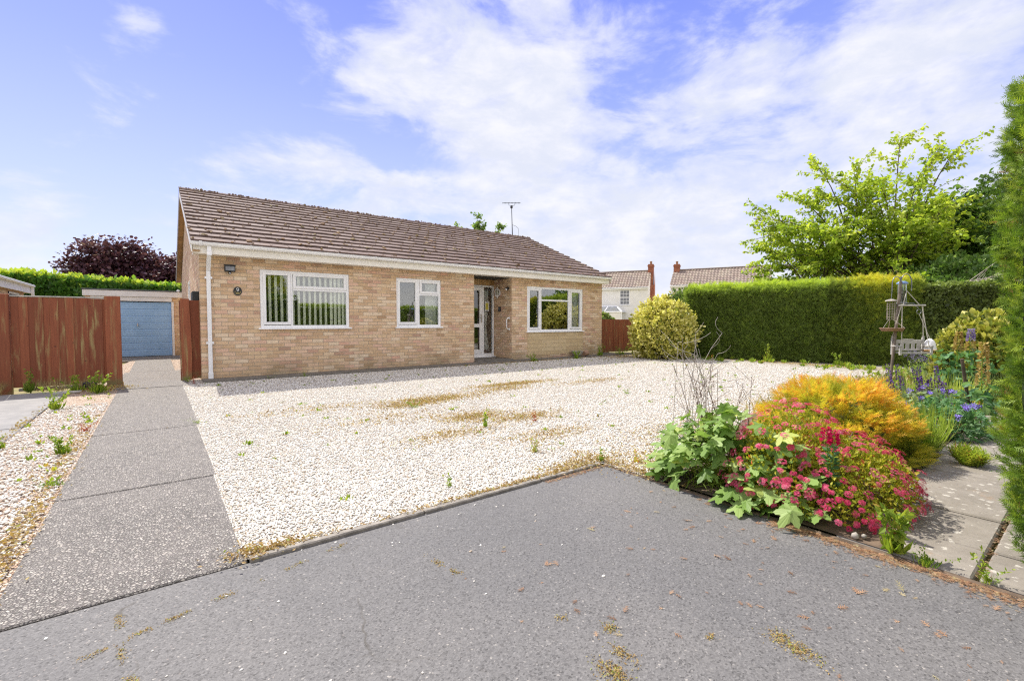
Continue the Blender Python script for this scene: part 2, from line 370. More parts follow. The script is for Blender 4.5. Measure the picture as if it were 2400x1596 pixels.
class MB:
    def __init__(s): s.g = []
    def box(s, x0, x1, y0, y1, z0, z1, r=None, mat=0, rot=None, bev=0.0):
        x0, x1 = min(x0, x1), max(x0, x1); y0, y1 = min(y0, y1), max(y0, y1); z0, z1 = min(z0, z1), max(z0, z1)
        if bev > 0 and min(x1-x0, y1-y0, z1-z0) > 2.2*bev:
            # chamfered box
            v = []; b = bev
            for (sx, X) in ((-1, x0), (1, x1)):
                for (sy, Y) in ((-1, y0), (1, y1)):
                    for (sz, Z) in ((-1, z0), (1, z1)):
                        v += [(X, Y-sy*b, Z-sz*b), (X-sx*b, Y, Z-sz*b), (X-sx*b, Y-sy*b, Z)]
            def I(a, c, d, k): return (a*4+c*2+d)*3+k
            q = []
            for k in range(3):
                for sgn in (0, 1):
                    f = []
                    for (i, j) in ((0, 0), (0, 1), (1, 1), (1, 0)):
                        idx = [i, j]; idx.insert(k, sgn); f.append(I(*idx, k))
                    if (sgn == 0) != (k == 1): pass
                    q.append(f if ((sgn == 1) ^ (k == 1)) is False else f[::-1])
            # edges
            for k in range(3):      # edges parallel to axis k
                o = [a for a in range(3) if a != k]
                for i in (0, 1):
                    for j in (0, 1):
                        A = [0, 0, 0]; A[o[0]] = i; A[o[1]] = j
                        B = list(A); B[k] = 1
                        q.append([I(*A, o[0]), I(*B, o[0]), I(*B, o[1]), I(*A, o[1])])
            tr = [[I(a, c, d, 0), I(a, c, d, 1), I(a, c, d, 2)] for a in (0, 1) for c in (0, 1) for d in (0, 1)]
            v = np.array(v, float)
            if rot is not None: v = rot(v)
            # fix winding using centroid
            ctr = v.mean(0)
            def fix(fs):
                out = []
                for f in fs:
                    p = v[f]; n = np.cross(p[1]-p[0], p[2]-p[0])
                    out.append(f if n @ (p.mean(0)-ctr) > 0 else f[::-1])
                return out
            rr = random.random() if r is None else r
            s.g.append((v, fix(q), mat, rr)); s.g.append((v, fix(tr), mat, rr)); return s
        v = np.array([(x, y, z) for x in (x0, x1) for y in (y0, y1) for z in (z0, z1)], float)
        if rot is not None: v = rot(v)
        f = [(0, 1, 3, 2), (4, 6, 7, 5), (0, 4, 5, 1), (2, 3, 7, 6), (0, 2, 6, 4), (1, 5, 7, 3)]
        s.g.append((v, f, mat, random.random() if r is None else r)); return s
    def poly(s, pts, mat=0, r=.5):
        s.g.append((np.array(pts, float), [list(range(len(pts)))], mat, r)); return s
    def tube(s, pts, rad, n=8, mat=0, r=.5, cap=True):
        pts = np.array(pts, float); k = len(pts)
        rad = np.broadcast_to(np.asarray(rad, float), (k,))
        tg = np.gradient(pts, axis=0) if k > 2 else np.repeat((pts[1]-pts[0])[None], 2, 0)
        tg /= np.linalg.norm(tg, axis=1)[:, None]+1e-9
        up = np.array([0, 0, 1.]) if abs(tg[0][2]) < .9 else np.array([1., 0, 0])
        a = np.cross(tg[0], up); a /= np.linalg.norm(a)
        V = []
        for i in range(k):
            a = a-tg[i]*(a@tg[i]); a /= np.linalg.norm(a)+1e-9
            b = np.cross(tg[i], a)
            th = np.arange(n)*2*PI/n
            V.append(pts[i]+rad[i]*(np.cos(th)[:, None]*a+np.sin(th)[:, None]*b))
        V = np.concatenate(V)
        F = [(i*n+j, i*n+(j+1) % n, (i+1)*n+(j+1) % n, (i+1)*n+j) for i in range(k-1) for j in range(n)]
        s.g.append((V, F, mat, r))
        if cap:
            s.g.append((V[:n], [list(range(n))[::-1]], mat, r)); s.g.append((V[-n:], [list(range(n))], mat, r))
        return s
    def lathe(s, c, prof, n=16, mat=0, r=.5, axis='z'):
        V = []
        for (rd, h) in prof:
            for j in range(n):
                a = 2*PI*j/n
                p = (rd*math.cos(a), rd*math.sin(a), h)
                if axis == 'y': p = (p[0], h, p[1])
                V.append((c[0]+p[0], c[1]+p[1], c[2]+p[2]))
        F = [(i*n+j, i*n+(j+1) % n, (i+1)*n+(j+1) % n, (i+1)*n+j) for i in range(len(prof)-1) for j in range(n)]
        if axis == 'y': F = [f[::-1] for f in F]
        s.g.append((np.array(V), F, mat, r)); return s
    def build(s, name, mats, parent=None, smooth=False):
        return mesh_np(name, s.g, mats, parent, smooth)

# leaf templates: axis +Y, normal +Z
def T(v, f): return (np.array(v, float), np.array(f, int))
LEAF = T([(0, 0, 0), (-.26, .45, .07), (0, 1, -.04), (.26, .45, .07)], [(0, 3, 2), (0, 2, 1)])
BROAD = T([(0, 0, 0), (-.30, .25, .06), (-.34, .6, .05), (0, 1, -.08), (.34, .6, .05), (.30, .25, .06), (0, .5, 0)],
          [(0, 6, 1), (1, 6, 2), (2, 6, 3), (6, 4, 3), (6, 5, 4), (0, 5, 6)])
BLADE = T([(-.03, 0, 0), (.03, 0, 0), (-.025, .5, .04), (.025, .5, .04), (0, 1, -.08)], [(0, 1, 3), (0, 3, 2), (2, 3, 4)])
def sprig():
    v = [(-.03, 0, 0), (.03, 0, 0), (0, 1, 0)]; f = [(0, 1, 2)]
    for i, y in enumerate((.08, .25, .42, .58, .74)):
        w = (.34, .38, .32, .24, .14)[i]
        for sx in (-1, 1):
            b = len(v); v += [(0, y, 0), (0, y+.10, .01), (sx*w, y+.30, .06*(1 if i % 2 else -1))]
            f.append((b, b+1, b+2) if sx < 0 else (b, b+2, b+1))
    return T(v, f)
SPRIG = sprig()
def lobed():
    # five pointed palmate leaf with toothed outline
    pts = []; lobes = [(-115, .55), (-58, .82), (0, 1.0), (58, .82), (115, .55)]
    for i, (a, r) in enumerate(lobes):
        for da, k in ((-26, .58), (-17, .66), (-12, .84), (-5, .90), (0, 1.0), (5, .90), (12, .84), (17, .66), (26, .58)):
            t = math.radians(a+da); pts.append((math.sin(t)*r*k*.62, .3+math.cos(t)*r*k*.7, .05*math.cos(3*t)-.10*(r*k)**2))
    v = [(0, .25, .05)]+pts+[(0, 0, 0)]; n = len(pts)
    f = [(0, i+1, i) for i in range(1, n)]+[(0, 1, n+1), (0, n+1, n)]
    return T(v, f)
LOBED = lobed()
PETAL5 = T(sum([[(math.cos(a)*.12, math.sin(a)*.12, 0), (math.cos(a-.35)*.9, math.sin(a-.35)*.9, .18), (math.cos(a+.35)*.9, math.sin(a+.35)*.9, .18)] for a in [i*2*PI/5 for i in range(5)]], []),
           [(3*i, 3*i+1, 3*i+2) for i in range(5)])
def ico():
    g = (1+5**.5)/2
    v = np.array([(-1, g, 0), (1, g, 0), (-1, -g, 0), (1, -g, 0), (0, -1, g), (0, 1, g), (0, -1, -g), (0, 1, -g), (g, 0, -1), (g, 0, 1), (-g, 0, -1), (-g, 0, 1)])/math.sqrt(1+g*g)
    f = [(0, 11, 5), (0, 5, 1), (0, 1, 7), (0, 7, 10), (0, 10, 11), (1, 5, 9), (5, 11, 4), (11, 10, 2), (10, 7, 6), (7, 1, 8), (3, 9, 4), (3, 4, 2), (3, 2, 6), (3, 6, 8), (3, 8, 9), (4, 9, 5), (2, 4, 11), (6, 2, 10), (8, 6, 7), (9, 8, 1)]
    return T(v, f)
ICO = ico()

def unit(a):
    a = np.asarray(a, float); return a/(np.linalg.norm(a, axis=-1, keepdims=True)+1e-9)
def orient(D, N):
    D = unit(D); X = unit(np.cross(D, N)); Z = np.cross(X, D)
    return np.stack([X, D, Z], axis=2)
def rv(n, s=1.0): return rng.normal(size=(n, 3))*s
def inst(tpl, P, D, N, size, rnd, mat=0, stretch=None):
    tv, tf = tpl; n = len(P)
    R = orient(D, N)
    size = np.broadcast_to(np.asarray(size, float), (n,))
    v = np.einsum('nij,mj->nmi', R, tv)
    if stretch is not None: v = np.einsum('nij,mj,nj->nmi', R, tv, stretch)
    v = v*size[:, None, None]+np.asarray(P)[:, None, :]
    f = tf[None]+(np.arange(n)*len(tv))[:, None, None]
    rnd = np.clip(np.broadcast_to(np.asarray(rnd, float), (n,)), 0, 1)
    return (v.reshape(-1, 3), f.reshape(-1, tf.shape[1]), mat, np.repeat(rnd, len(tf)))
def wob(P, f=1.0, ph=0.0):
    """smooth pseudo noise -1..1"""
    x, y, z = P[:, 0]*f, P[:, 1]*f, P[:, 2]*f
    return (np.sin(1.7*x+2.3*y+ph)+np.sin(2.9*y-1.3*z+1.1+ph)+np.sin(2.1*z+1.9*x+2.7*ph)+.6*np.sin(4.3*x-3.7*y+2.2*z+ph)+.5*np.sin(7.1*z+5.3*y-6.1*x))/4.1

# =================================================================== SETTING
def sheet(name, pts, z, mat, kind='structure'):
    o = mesh_np(name, [(np.array([(x, y, z) for x, y in pts]), [list(range(len(pts)))], 0, .5)], mat); o['kind'] = kind; return o
sheet('ground', [(-250, -250), (250, -250), (250, 250), (-250, 250)], -.05, 'ground')
sheet('road', [(-40, -12), (2.77, -12), (2.77, 2.44), (-40, 2.44)], -.010, 'tarmac')
sheet('gravel', [(.30, 2.46), (2.78, 2.46), (2.80, 1.9), (3.5, 1.9), (6.0, 2.5), (9.0, 2.6), (15.6, 2.4), (14.4, 6), (13.6, 10.9), (.30, 10.9)], 0.0, 'pale_gravel')
sheet('gravel_strip', [(-1.16, 2.46), (-.5, 2.46), (-.5, 19), (-1.16, 10.8)], -.004, 'warm_gravel')
sheet('gravel_beside_garage', [(-.5, 10.9), (.66, 10.9), (.66, 19), (-.5, 19)], -.008, 'warm_gravel')
def slab_struct(name, boxes, mat, bev=.006):
    b = MB()
    for q in boxes: b.box(*q, bev=bev)
    o = b.build(name, mat); o['kind'] = 'structure'; return o
slab_struct('driveway', [(-.54, .31, 2.445, 3.985, -.04, -.001), (-.54, .32, 3.995, 6.06, -.04, .002), (-.54, .34, 6.07, 9.97, -.04, .003), (-.60, .42, 9.99, 13.2, -.04, .010), (-.52, .30, 13.22, 17.2, -.04, .010), (-2.0, .64, 17.22, 19.1, -.04, .012)], 'aggregate')
slab_struct('neighbour_path', [(-4.2, -1.16, 2.47, 6.98, -.04, .006), (-3.6, -1.17, 7.0, 10.3, -.04, .008)], 'concrete_grey')
slab_struct('house_path', [(.66, 13.4, 10.18, 10.64, -.04, .03)], 'concrete_path')
# concrete edging strip along the tarmac
eb = MB()
for x0, x1 in ((-40, -.56), (.32, 1.22), (1.23, 2.13), (2.14, 2.76)): eb.box(x0, x1, 2.435, 2.478, -.06, -.002 if x0 < .3 else .010, bev=.006)
o = eb.build('kerb', 'edging'); o['kind'] = 'structure'
# paving slabs of the side path
pb = []
xs = [2.80, 3.19, 3.72, 4.66, 5.28, 5.9, 6.55, 7.2, 7.9]
for i in range(len(xs)-1):
    pb.append((xs[i]+.008, xs[i+1]-.008, .345, .86+(.05 if i > 3 else 0), -.04, -.002+random.uniform(0, .006)))
    pb.append((xs[i]+.008+.02, xs[i+1]-.008+.02, -.30, .325, -.04, -.003+random.uniform(0, .006)))
slab_struct('paving', pb, 'slab', .008)
# planting bed soil
slab_struct('bed_edge', [(2.768, 2.806, -.5, 2.43, -.06, -.003)], 'bare_soil')
sheet('planting_bed', [(2.81, .62), (3.3, .86), (8.3, .95), (10.9, .8), (16.5, .6), (15.8, 2.6), (9.2, 2.9), (6.2, 2.75), (3.6, 2.15), (2.81, 2.1)], .004, 'bare_soil')

# ---------------------------------------------------------------- loose pebbles near the camera
def pebbles(name, P, lo, hi, label):
    n = len(P); s = rng.uniform(lo, hi, n)
    st = np.stack([rng.uniform(.75, 1.1, n), rng.uniform(.9, 1.35, n), rng.uniform(.45, .7, n)], 1)
    D = rv(n); D[:, 2] *= .25; N = np.tile([0, 0, 1.], (n, 1))+rv(n, .3)
    P = np.c_[P, s*.25+rng.uniform(0, .004, n)] if P.shape[1] == 2 else P
    o = mesh_np(name, [inst(ICO, P, D, N, s, rng.beta(2.2, 2.0, n), stretch=st)], 'pebble', smooth=True, uv=False)
    tagobj(o, label, 'pebbles', kind='stuff'); return o
n = 800000
xx_ = rng.uniform(.33, 14.0, n); yy_ = rng.uniform(1.95, 10.1, n); dd_ = np.hypot(xx_, yy_)
k = ((yy_ > 2.49) | (xx_ > 2.85)) & ~((yy_ < 2.5+.05*xx_) & (xx_ > 4.3)) & (rng.random(n) < np.minimum(1.0, (3.1/dd_)**1.9)) & ~((xx_ > 13.6-(yy_-8.3)*-.29) & (yy_ < 8.3))
G1 = np.c_[xx_, yy_][k]; GD = np.hypot(G1[:, 0], G1[:, 1])
pebbles('loose_pebbles', G1, .0038+.00036*GD, .0072+.0005*GD, 'pale cream pebbles lying loose all over the gravel drive')
n = 7000
G2 = np.c_[rng.uniform(-1.15, -.56, n), 2.5+rng.random(n)**1.4*6]
o = pebbles('loose_pebbles', G2, .006, .012, 'pinkish pebbles in the narrow strip left of the drive')
G3 = np.array([(.93, 2.22), (.96, 2.20), (.32, 1.69), (1.40, 2.32), (.80, 2.38), (.70, 2.40), (1.02, 2.42), (1.68, 1.97), (-.04, 1.98), (1.15, 2.38), (1.55, 1.35), (.2, 2.2), (1.98, 2.3), (.5, 1.9), (1.2, 1.9)])
G3 = np.r_[G3, np.c_[rng.uniform(-.9, 2.0, 34), 2.43-rng.random(34)**2*1.2]]
G3 = np.c_[G3, np.full(len(G3), -.009)]
pebbles('stray_pebbles', G3, .004, .008, 'stray white pebbles kicked out onto the grey tarmac')

# =================================================================== BUNGALOW
X0, X1, Y0, Y1, ZW = .66, 12.03, 10.65, 18.5, 2.41
RX0, RX1, RY, RZ, EZ, EY = .52, 12.08, 14.6, 4.50, 2.60, 10.28
RA, RB, RD = 6.87, 8.16, 11.55
H = thing('bungalow', (X0, Y0, 0), 'single storey buff brick bungalow with brown tiled roof, white windows and recessed front door', 'bungalow')
def wall_grid(b, x0, x1, z0, z1, y, holes, mat=0, depth=.10):
    xs = sorted({x0, x1, *[h[0] for h in holes], *[h[1] for h in holes]}); zs = sorted({z0, z1, *[h[2] for h in holes], *[h[3] for h in holes]})
    for i in range(len(xs)-1):
        for j in range(len(zs)-1):
            cx, cz = (xs[i]+xs[i+1])/2, (zs[j]+zs[j+1])/2
            if any(h[0] < cx < h[1] and h[2] < cz < h[3] for h in holes): continue
            b.poly([(xs[i], y, zs[j]), (xs[i+1], y, zs[j]), (xs[i+1], y, zs[j+1]), (xs[i], y, zs[j+1])], mat)
    for a, c, d, e in holes:
        b.poly([(a, y, d), (a, y, e), (a, y+depth, e), (a, y+depth, d)], mat); b.poly([(c, y, d), (c, y+depth, d), (c, y+depth, e), (c, y, e)], mat)
        b.poly([(a, y, e), (c, y, e), (c, y+depth, e), (a, y+depth, e)], mat); b.poly([(a, y, d), (a, y+depth, d), (c, y+depth, d), (c, y, d)], mat)
W = [(1.68, 3.49, .99, 2.20), (4.63, 5.85, .99, 2.20), (8.74, 11.10, .83, 2.19)]
b = MB()
wall_grid(b, X0, RA, -.05, ZW, Y0, W[:2]); wall_grid(b, RB, X1, -.05, ZW, Y0, W[2:])
b.poly([(RA, Y0, -.05), (RA, RD, -.05), (RA, RD, ZW), (RA, Y0, ZW)])       # recess sides
b.poly([(RB, RD, -.05), (RB, Y0, -.05), (RB, Y0, ZW), (RB, RD, ZW)])
b.poly([(X1, Y0, -.05), (X1, Y1, -.05), (X1, Y1, ZW), (X1, Y0, ZW)]); b.poly([(X1, Y0, ZW), (X1, Y1, ZW), (X1, RY, RZ-.1)])
b.poly([(X0, Y0, ZW), (X0, RY, RZ-.1), (X0, Y1, ZW)])
gw = (13.75, 14.55, 1.05, 2.13)  # little gable window (y0,y1,z0,z1)
for (ya, yb, za, zb) in ((Y0, gw[0], -.05, ZW), (gw[1], Y1, -.05, ZW), (gw[0], gw[1], -.05, gw[2]), (gw[0], gw[1], gw[3], ZW)):
    b.poly([(X0, yb, za), (X0, ya, za), (X0, ya, zb), (X0, yb, zb)])
b.poly([(X1, Y1, -.05), (X0, Y1, -.05), (X0, Y1, ZW), (X1, Y1, ZW)])
b.build('wall', 'buff_brick', H)
# stone faced panel beneath the wide window
MB().box(8.75, 11.10, Y0-.012, Y0+.02, .12, .80, bev=.004).build('stone_panel', 'stone_block', H)
MB().box(RA+.003, RB-.003, RD-.02, RD+.08, 2.225, ZW-.002).build('brick_lintel', 'soldier_brick', H)
# dim rooms behind the glass
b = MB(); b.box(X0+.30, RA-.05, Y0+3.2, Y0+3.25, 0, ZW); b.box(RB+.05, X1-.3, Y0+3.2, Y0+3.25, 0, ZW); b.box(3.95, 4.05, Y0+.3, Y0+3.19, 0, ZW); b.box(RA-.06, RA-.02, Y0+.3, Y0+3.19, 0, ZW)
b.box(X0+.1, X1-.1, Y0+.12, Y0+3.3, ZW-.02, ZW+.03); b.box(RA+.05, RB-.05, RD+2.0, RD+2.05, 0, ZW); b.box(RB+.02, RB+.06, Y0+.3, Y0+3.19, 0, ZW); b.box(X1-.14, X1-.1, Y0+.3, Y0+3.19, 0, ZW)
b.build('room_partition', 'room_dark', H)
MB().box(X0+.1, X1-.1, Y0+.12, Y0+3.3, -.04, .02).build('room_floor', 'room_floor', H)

def frame_ring(b, x0, x1, z0, z1, y0, y1, w, wb=None):
    wb = wb or w
    b.box(x0, x0+w, y0, y1, z0, z1, bev=.005); b.box(x1-w, x1, y0, y1, z0, z1, bev=.005)
    b.box(x0+w, x1-w, y0+.001, y1, z1-w, z1, bev=.005); b.box(x0+w, x1-w, y0+.001, y1, z0, z0+wb, bev=.005)
def window(holes, bars, panes, sashes, sill):
    x0, x1, z0, z1 = holes
    b = MB(); frame_ring(b, x0+.002, x1-.002, z0+.002, z1-.002, Y0+.012, Y0+.075, .062)
    for q in bars: b.box(q[0], q[1], Y0+.014, Y0+.072, q[2], q[3], bev=.005)
    fr = b.build('window', 'white_plastic', H)
    for q in sashes:                                   # opening lights stand a little proud
        s = MB(); frame_ring(s, *q, Y0-.004, Y0+.05, .058); s.build('sash', 'white_plastic', fr)
    for q in panes: MB().box(q[0], q[1], Y0+.040, Y0+.044, q[2], q[3]).build('pane', 'window_glass', fr)
    MB().box(x0-.04, x1+.04, Y0-.055, Y0+.02, z0-.022, z0+.012, bev=.006).build('sill', 'white_plastic', fr)
    return fr
f1 = window(W[0], [(2.265, 2.305, 1.05, 2.14), (2.31, 3.43, 1.79, 1.835)],
    [(1.79, 2.21, 1.12, 2.10), (2.35, 3.37, 1.88, 2.10), (2.30, 3.43, 1.05, 1.80)], [(1.735, 2.262, 1.065, 2.155), (2.31, 3.43, 1.835, 2.155)], 1)
f2 = window(W[1], [(5.19, 5.25, 1.05, 2.14), (5.25, 5.79, 1.79, 1.835)],
    [(4.71, 5.16, 1.10, 2.12), (5.29, 5.76, 1.88, 2.12), (5.24, 5.79, 1.05, 1.80)], [(4.665, 5.19, 1.065, 2.155), (5.253, 5.80, 1.835, 2.155)], 1)
f3 = window(W[2], [(9.25, 9.32, .89, 2.13), (10.46, 10.53, .89, 2.13), (9.32, 10.46, 1.765, 1.815)],
    [(8.80, 9.25, .92, 2.13), (9.32, 10.46, 1.815, 2.13), (9.32, 10.46, .89, 1.765), (10.53, 11.04, .93, 2.13)], [(8.785, 9.262, .905, 2.125), (10.535, 11.035, .905, 2.125)], 1)
MB().tube([(5.10, Y0-.012, 1.50), (5.10, Y0-.03, 1.53), (5.10, Y0-.03, 1.63)], .009, 6).build('window_handle', 'white_plastic', f2)
MB().tube([(9.215, Y0-.012, 1.38), (9.215, Y0-.03, 1.42), (9.215, Y0-.03, 1.54)], .010, 6).build('window_handle', 'white_plastic', f3)
# vertical blinds behind the left window
b = MB()
i = 0; x = 1.74
while x < 3.46:
    ang = math.radians(24+rng.uniform(-2, 2)); w = .060 if x < 3.0 else .075
    c, s_ = math.cos(ang)*w/1, math.sin(ang)*w
    b.poly([(x, Y0+.09, 1.02), (x+c, Y0+.09+s_, 1.02), (x+c, Y0+.09+s_, 2.18), (x, Y0+.09, 2.18)])
    x += .112 if x < 3.0 else .088
b.build('blind', 'blind_fabric', f1)
def curtain(x0, x1, z0, z1, y, par, name='curtain', pinch=None, amp=.02, per=.055):
    nx = int((x1-x0)/.012); nz = 18
    V = []
    for j in range(nz+1):
        u = j/nz; z = z0+(z1-z0)*u
        k = 1.0 if pinch is None else (.30+.70*min(1, abs(z-pinch)/.55)**1.4)
        for i in range(nx+1):
            xx = x0+(x1-x0)*i/nx; mid = (x0+x1)/2
            V.append((mid+(xx-mid)*k, y+amp*math.sin((xx-x0)/per*2*PI), z))
    F = [(j*(nx+1)+i, j*(nx+1)+i+1, (j+1)*(nx+1)+i+1, (j+1)*(nx+1)+i) for j in range(nz) for i in range(nx)]
    mesh_np(name, [(np.array(V), F, 0, .5)], 'curtain_fabric', par, True)
curtain(5.48, 5.82, 1.0, 2.2, Y0+.17, f2); curtain(10.62, 11.04, .86, 2.17, Y0+.17, f3)
# things seen faintly in the dining room
gwp = MB(); frame_y = (gw[0], gw[1])
for (ya, yb, za, zb) in ((gw[0], gw[0]+.06, gw[2], gw[3]), (gw[1]-.06, gw[1], gw[2], gw[3]), (gw[0]+.06, gw[1]-.06, gw[3]-.06, gw[3]), (gw[0]+.06, gw[1]-.06, gw[2], gw[2]+.06)): gwp.box(X0-.01, X0+.06, ya, yb, za, zb)
gf = gwp.build('window', 'white_plastic', H)
MB().box(X0+.02, X0+.025, gw[0]+.06, gw[1]-.06, gw[2]+.06, gw[3]-.06).build('pane', 'window_glass', gf)
MB().box(X0-.05, X0+.02, gw[0]-.04, gw[1]+.04, gw[2]-.03, gw[2]-.002).build('sill', 'white_plastic', gf)
MB().box(X0-.11, X0-.002, 10.86, 11.35, 1.25, 1.72, bev=.01).build('meter_box', 'dark_metal', H)

# front door with side light
b = MB(); frame_ring(b, RA+.005, RB-.01, .09, 2.22, RD-.03, RD+.05, .055, .09); b.box(7.73, 7.785, RD-.028, RD+.048, .18, 2.16, bev=.004)
df = b.build('door_frame', 'white_plastic', H)
b = MB(); frame_ring(b, 6.935, 7.725, .185, 2.16, RD-.036, RD+.03, .105, .12); b.box(7.04, 7.62, RD-.035, RD+.03, .965, 1.07, bev=.004)
dr = b.build('door', 'white_plastic', H)
b = MB(); b.box(7.04, 7.62, RD-.005, RD, .305, .965); b.box(7.04, 7.62, RD-.005, RD, 1.07, 2.06); b.build('pane', 'door_glass', dr)
b = MB().box(7.655, 7.70, RD-.05, RD-.037, 1.10, 1.36, bev=.004); b.tube([(7.68, RD-.05, 1.26), (7.68, RD-.085, 1.26), (7.56, RD-.085, 1.26)], .009, 6); b.build('door_handle', 'chrome', dr)
MB().box(7.785, 8.095, RD-.002, RD+.002, .18, 2.16).build('side_light', 'window_glass', df)
# leaded outline in side light
b = MB()
for zc, sg in ((2.02, 1), (.34, -1)):
    b.tube([(7.81+.26*u, RD-.006, zc+sg*(.09*math.sin(PI*u))) for u in np.linspace(0, 1, 9)], .005, 4)
    b.tube([(7.84+.20*u, RD-.006, zc+sg*(.03+.08*math.sin(PI*u))) for u in np.linspace(0, 1, 9)], .004, 4)
b.tube([(7.81, RD-.006, .34), (7.81, RD-.006, 2.02)], .004, 4); b.tube([(8.07, RD-.006, .34), (8.07, RD-.006, 2.02)], .004, 4)
b.build('lead_pattern', 'lead', df)
curtain(7.80, 8.02, .28, 2.10, RD+.08, df, pinch=.98, amp=.014, per=.05)
st = MB(); st.box(7.83, 7.98, RD-.012, RD-.006, 1.45, 1.74); stk = st.build('notice', 'white_paint', df)
MB().box(7.845, 7.955, RD-.016, RD-.0125, 1.49, 1.70).build('notice_panel', 'yellow_card', stk)
for zz in (1.725, 1.465): MB().box(7.855, 7.94, RD-.016, RD-.0125, zz-.006, zz+.006).build('notice_bar', 'black_plastic', stk)
MB().box(RA, RB+.03, RD-.10, RD-.02, .065, .092, bev=.005).build('threshold', 'white_plastic', H)
MB().box(RA+.003, RB-.003, Y0-.10, RD+.01, -.04, .062, bev=.008).build('step', 'concrete_path', H)
MB().box(RA+.001, RB-.001, Y0+.01, RD, ZW-.006, ZW+.02).build('porch_ceiling', 'cream_plastic', H)

# eaves
MB().box(RX0+.04, RX1-.06, EY+.082, Y0+.05, ZW-.012, ZW+.012).build('soffit', 'cream_plastic', H)
MB().box(RX0+.03, RX1-.04, EY+.060, EY+.080, ZW-.02, EZ-.03, bev=.004).build('fascia', 'cream_plastic', H)
# half round gutter
n = 10; V = []; F = []
for X in (RX0-.02, RX1-.03):
    for j in range(n+1):
        a = PI+PI*j/n; V.append((X, EY+.052*math.cos(a)+.002, EZ-.012+.062*math.sin(a)*1.0))
for j in range(n): F.append((j, j+1, n+2+j, n+1+j))
for i in (0, n+1): pass
gt = MB(); gt.g.append((np.array(V), F, 0, .5)); gt.g.append((np.array(V[:n+1]), [list(range(n+1))], 0, .5)); gt.g.append((np.array(V[n+1:]), [list(range(n+1))[::-1]], 0, .5))
gt.box(RX0-.02, RX1-.03, EY-.056, EY-.049, EZ-.016, EZ-.006)
gu = gt.build('gutter', 'white_plastic', H)
x = RX0+.12
while x < RX1-.1:
    big = abs((x % 3.9)-.5) < .3
    b = MB(); w = .05 if big else .014
    pts = [(EY+.060*math.cos(a), EZ-.012+.070*math.sin(a)) for a in np.linspace(PI, 1.9*PI, 7)]
    for i in range(6):
        (ya, za), (yb, zb) = pts[i], pts[i+1]
        b.poly([(x, ya, za), (x, yb, zb), (x+w, yb, zb), (x+w, ya, za)])
    b.box(x, x+w, EY-.066, EY-.050, EZ-.016, EZ+.004)
    b.build('gutter_bracket', 'white_plastic', gu); x += .83
# downpipe, square section
b = MB(); px, pw = .80, .034
b.box(px-pw, px+pw, EY-.005, EY+.058, EZ-.16, EZ-.05, bev=.005)
P1 = [(EY-.005, EZ-.16), (EY+.058, EZ-.16)]; P2 = [(Y0-.078, 2.10), (Y0-.014, 2.10)]
b.poly([(px-pw, P1[0][0], P1[0][1]), (px+pw, P1[0][0], P1[0][1]), (px+pw, P2[0][0], P2[0][1]), (px-pw, P2[0][0], P2[0][1])][::-1])
b.poly([(px-pw, P1[1][0], P1[1][1]), (px+pw, P1[1][0], P1[1][1]), (px+pw, P2[1][0], P2[1][1]), (px-pw, P2[1][0], P2[1][1])])
for sg in (-1, 1): b.poly([(px+sg*pw, P1[0][0], P1[0][1]), (px+sg*pw, P1[1][0], P1[1][1]), (px+sg*pw, P2[1][0], P2[1][1]), (px+sg*pw, P2[0][0], P2[0][1])])
b.box(px-pw, px+pw, Y0-.078, Y0-.014, .12, 2.10, bev=.005)
b.box(px-pw-.006, px+pw+.006, Y0-.084, Y0-.008, .03, .15, bev=.004)
b.box(px-pw-.005, px+pw+.005, EY-.010, EY+.059, EZ-.24, EZ-.14, bev=.004)
dp = b.build('downpipe', 'white_plastic', H)
for zz in (1.97, .72): MB().box(px-.062, px+.062, Y0-.07, Y0-.001, zz-.022, zz+.022, bev=.004).build('pipe_clip', 'white_plastic', dp)

# roof: sloped frame helpers
sl = math.hypot(RY-EY, RZ-EZ); cu, su = (RY-EY)/sl, (RZ-EZ)/sl
def slope(v):                     # v: x, s (up slope), n (normal)  -> world (front slope)
    return np.c_[v[:, 0], EY+v[:, 1]*cu-v[:, 2]*su, EZ+v[:, 1]*su+v[:, 2]*cu]
b = MB()
NC = 15; g = sl/NC
for i in range(NC):
    x = RX0-(.165 if i % 2 else 0)
    while x < RX1:
        xa, xb = max(x+.002, RX0), min(x+.330-.002, RX1)
        if xb-xa > .03:
            s0 = i*g-.03+rng.normal()*.003; L = .40; z0 = .046+abs(rng.normal())*.003; tl = rng.normal()*.002
            v = np.array([(xx, ss, nn) for xx in (xa, xb) for ss, base in ((s0, z0), (min(s0+L, sl), .004)) for nn in (base-.036, base)], float)
            v[4:, 2] += tl
            w = slope(v)
            b.g.append((w, [(0, 1, 3, 2), (4, 6, 7, 5), (0, 4, 5, 1), (2, 3, 7, 6), (0, 2, 6, 4), (1, 5, 7, 3)], 0, float(np.clip(rng.normal(.5, .22), 0, 1))))
        x += .330
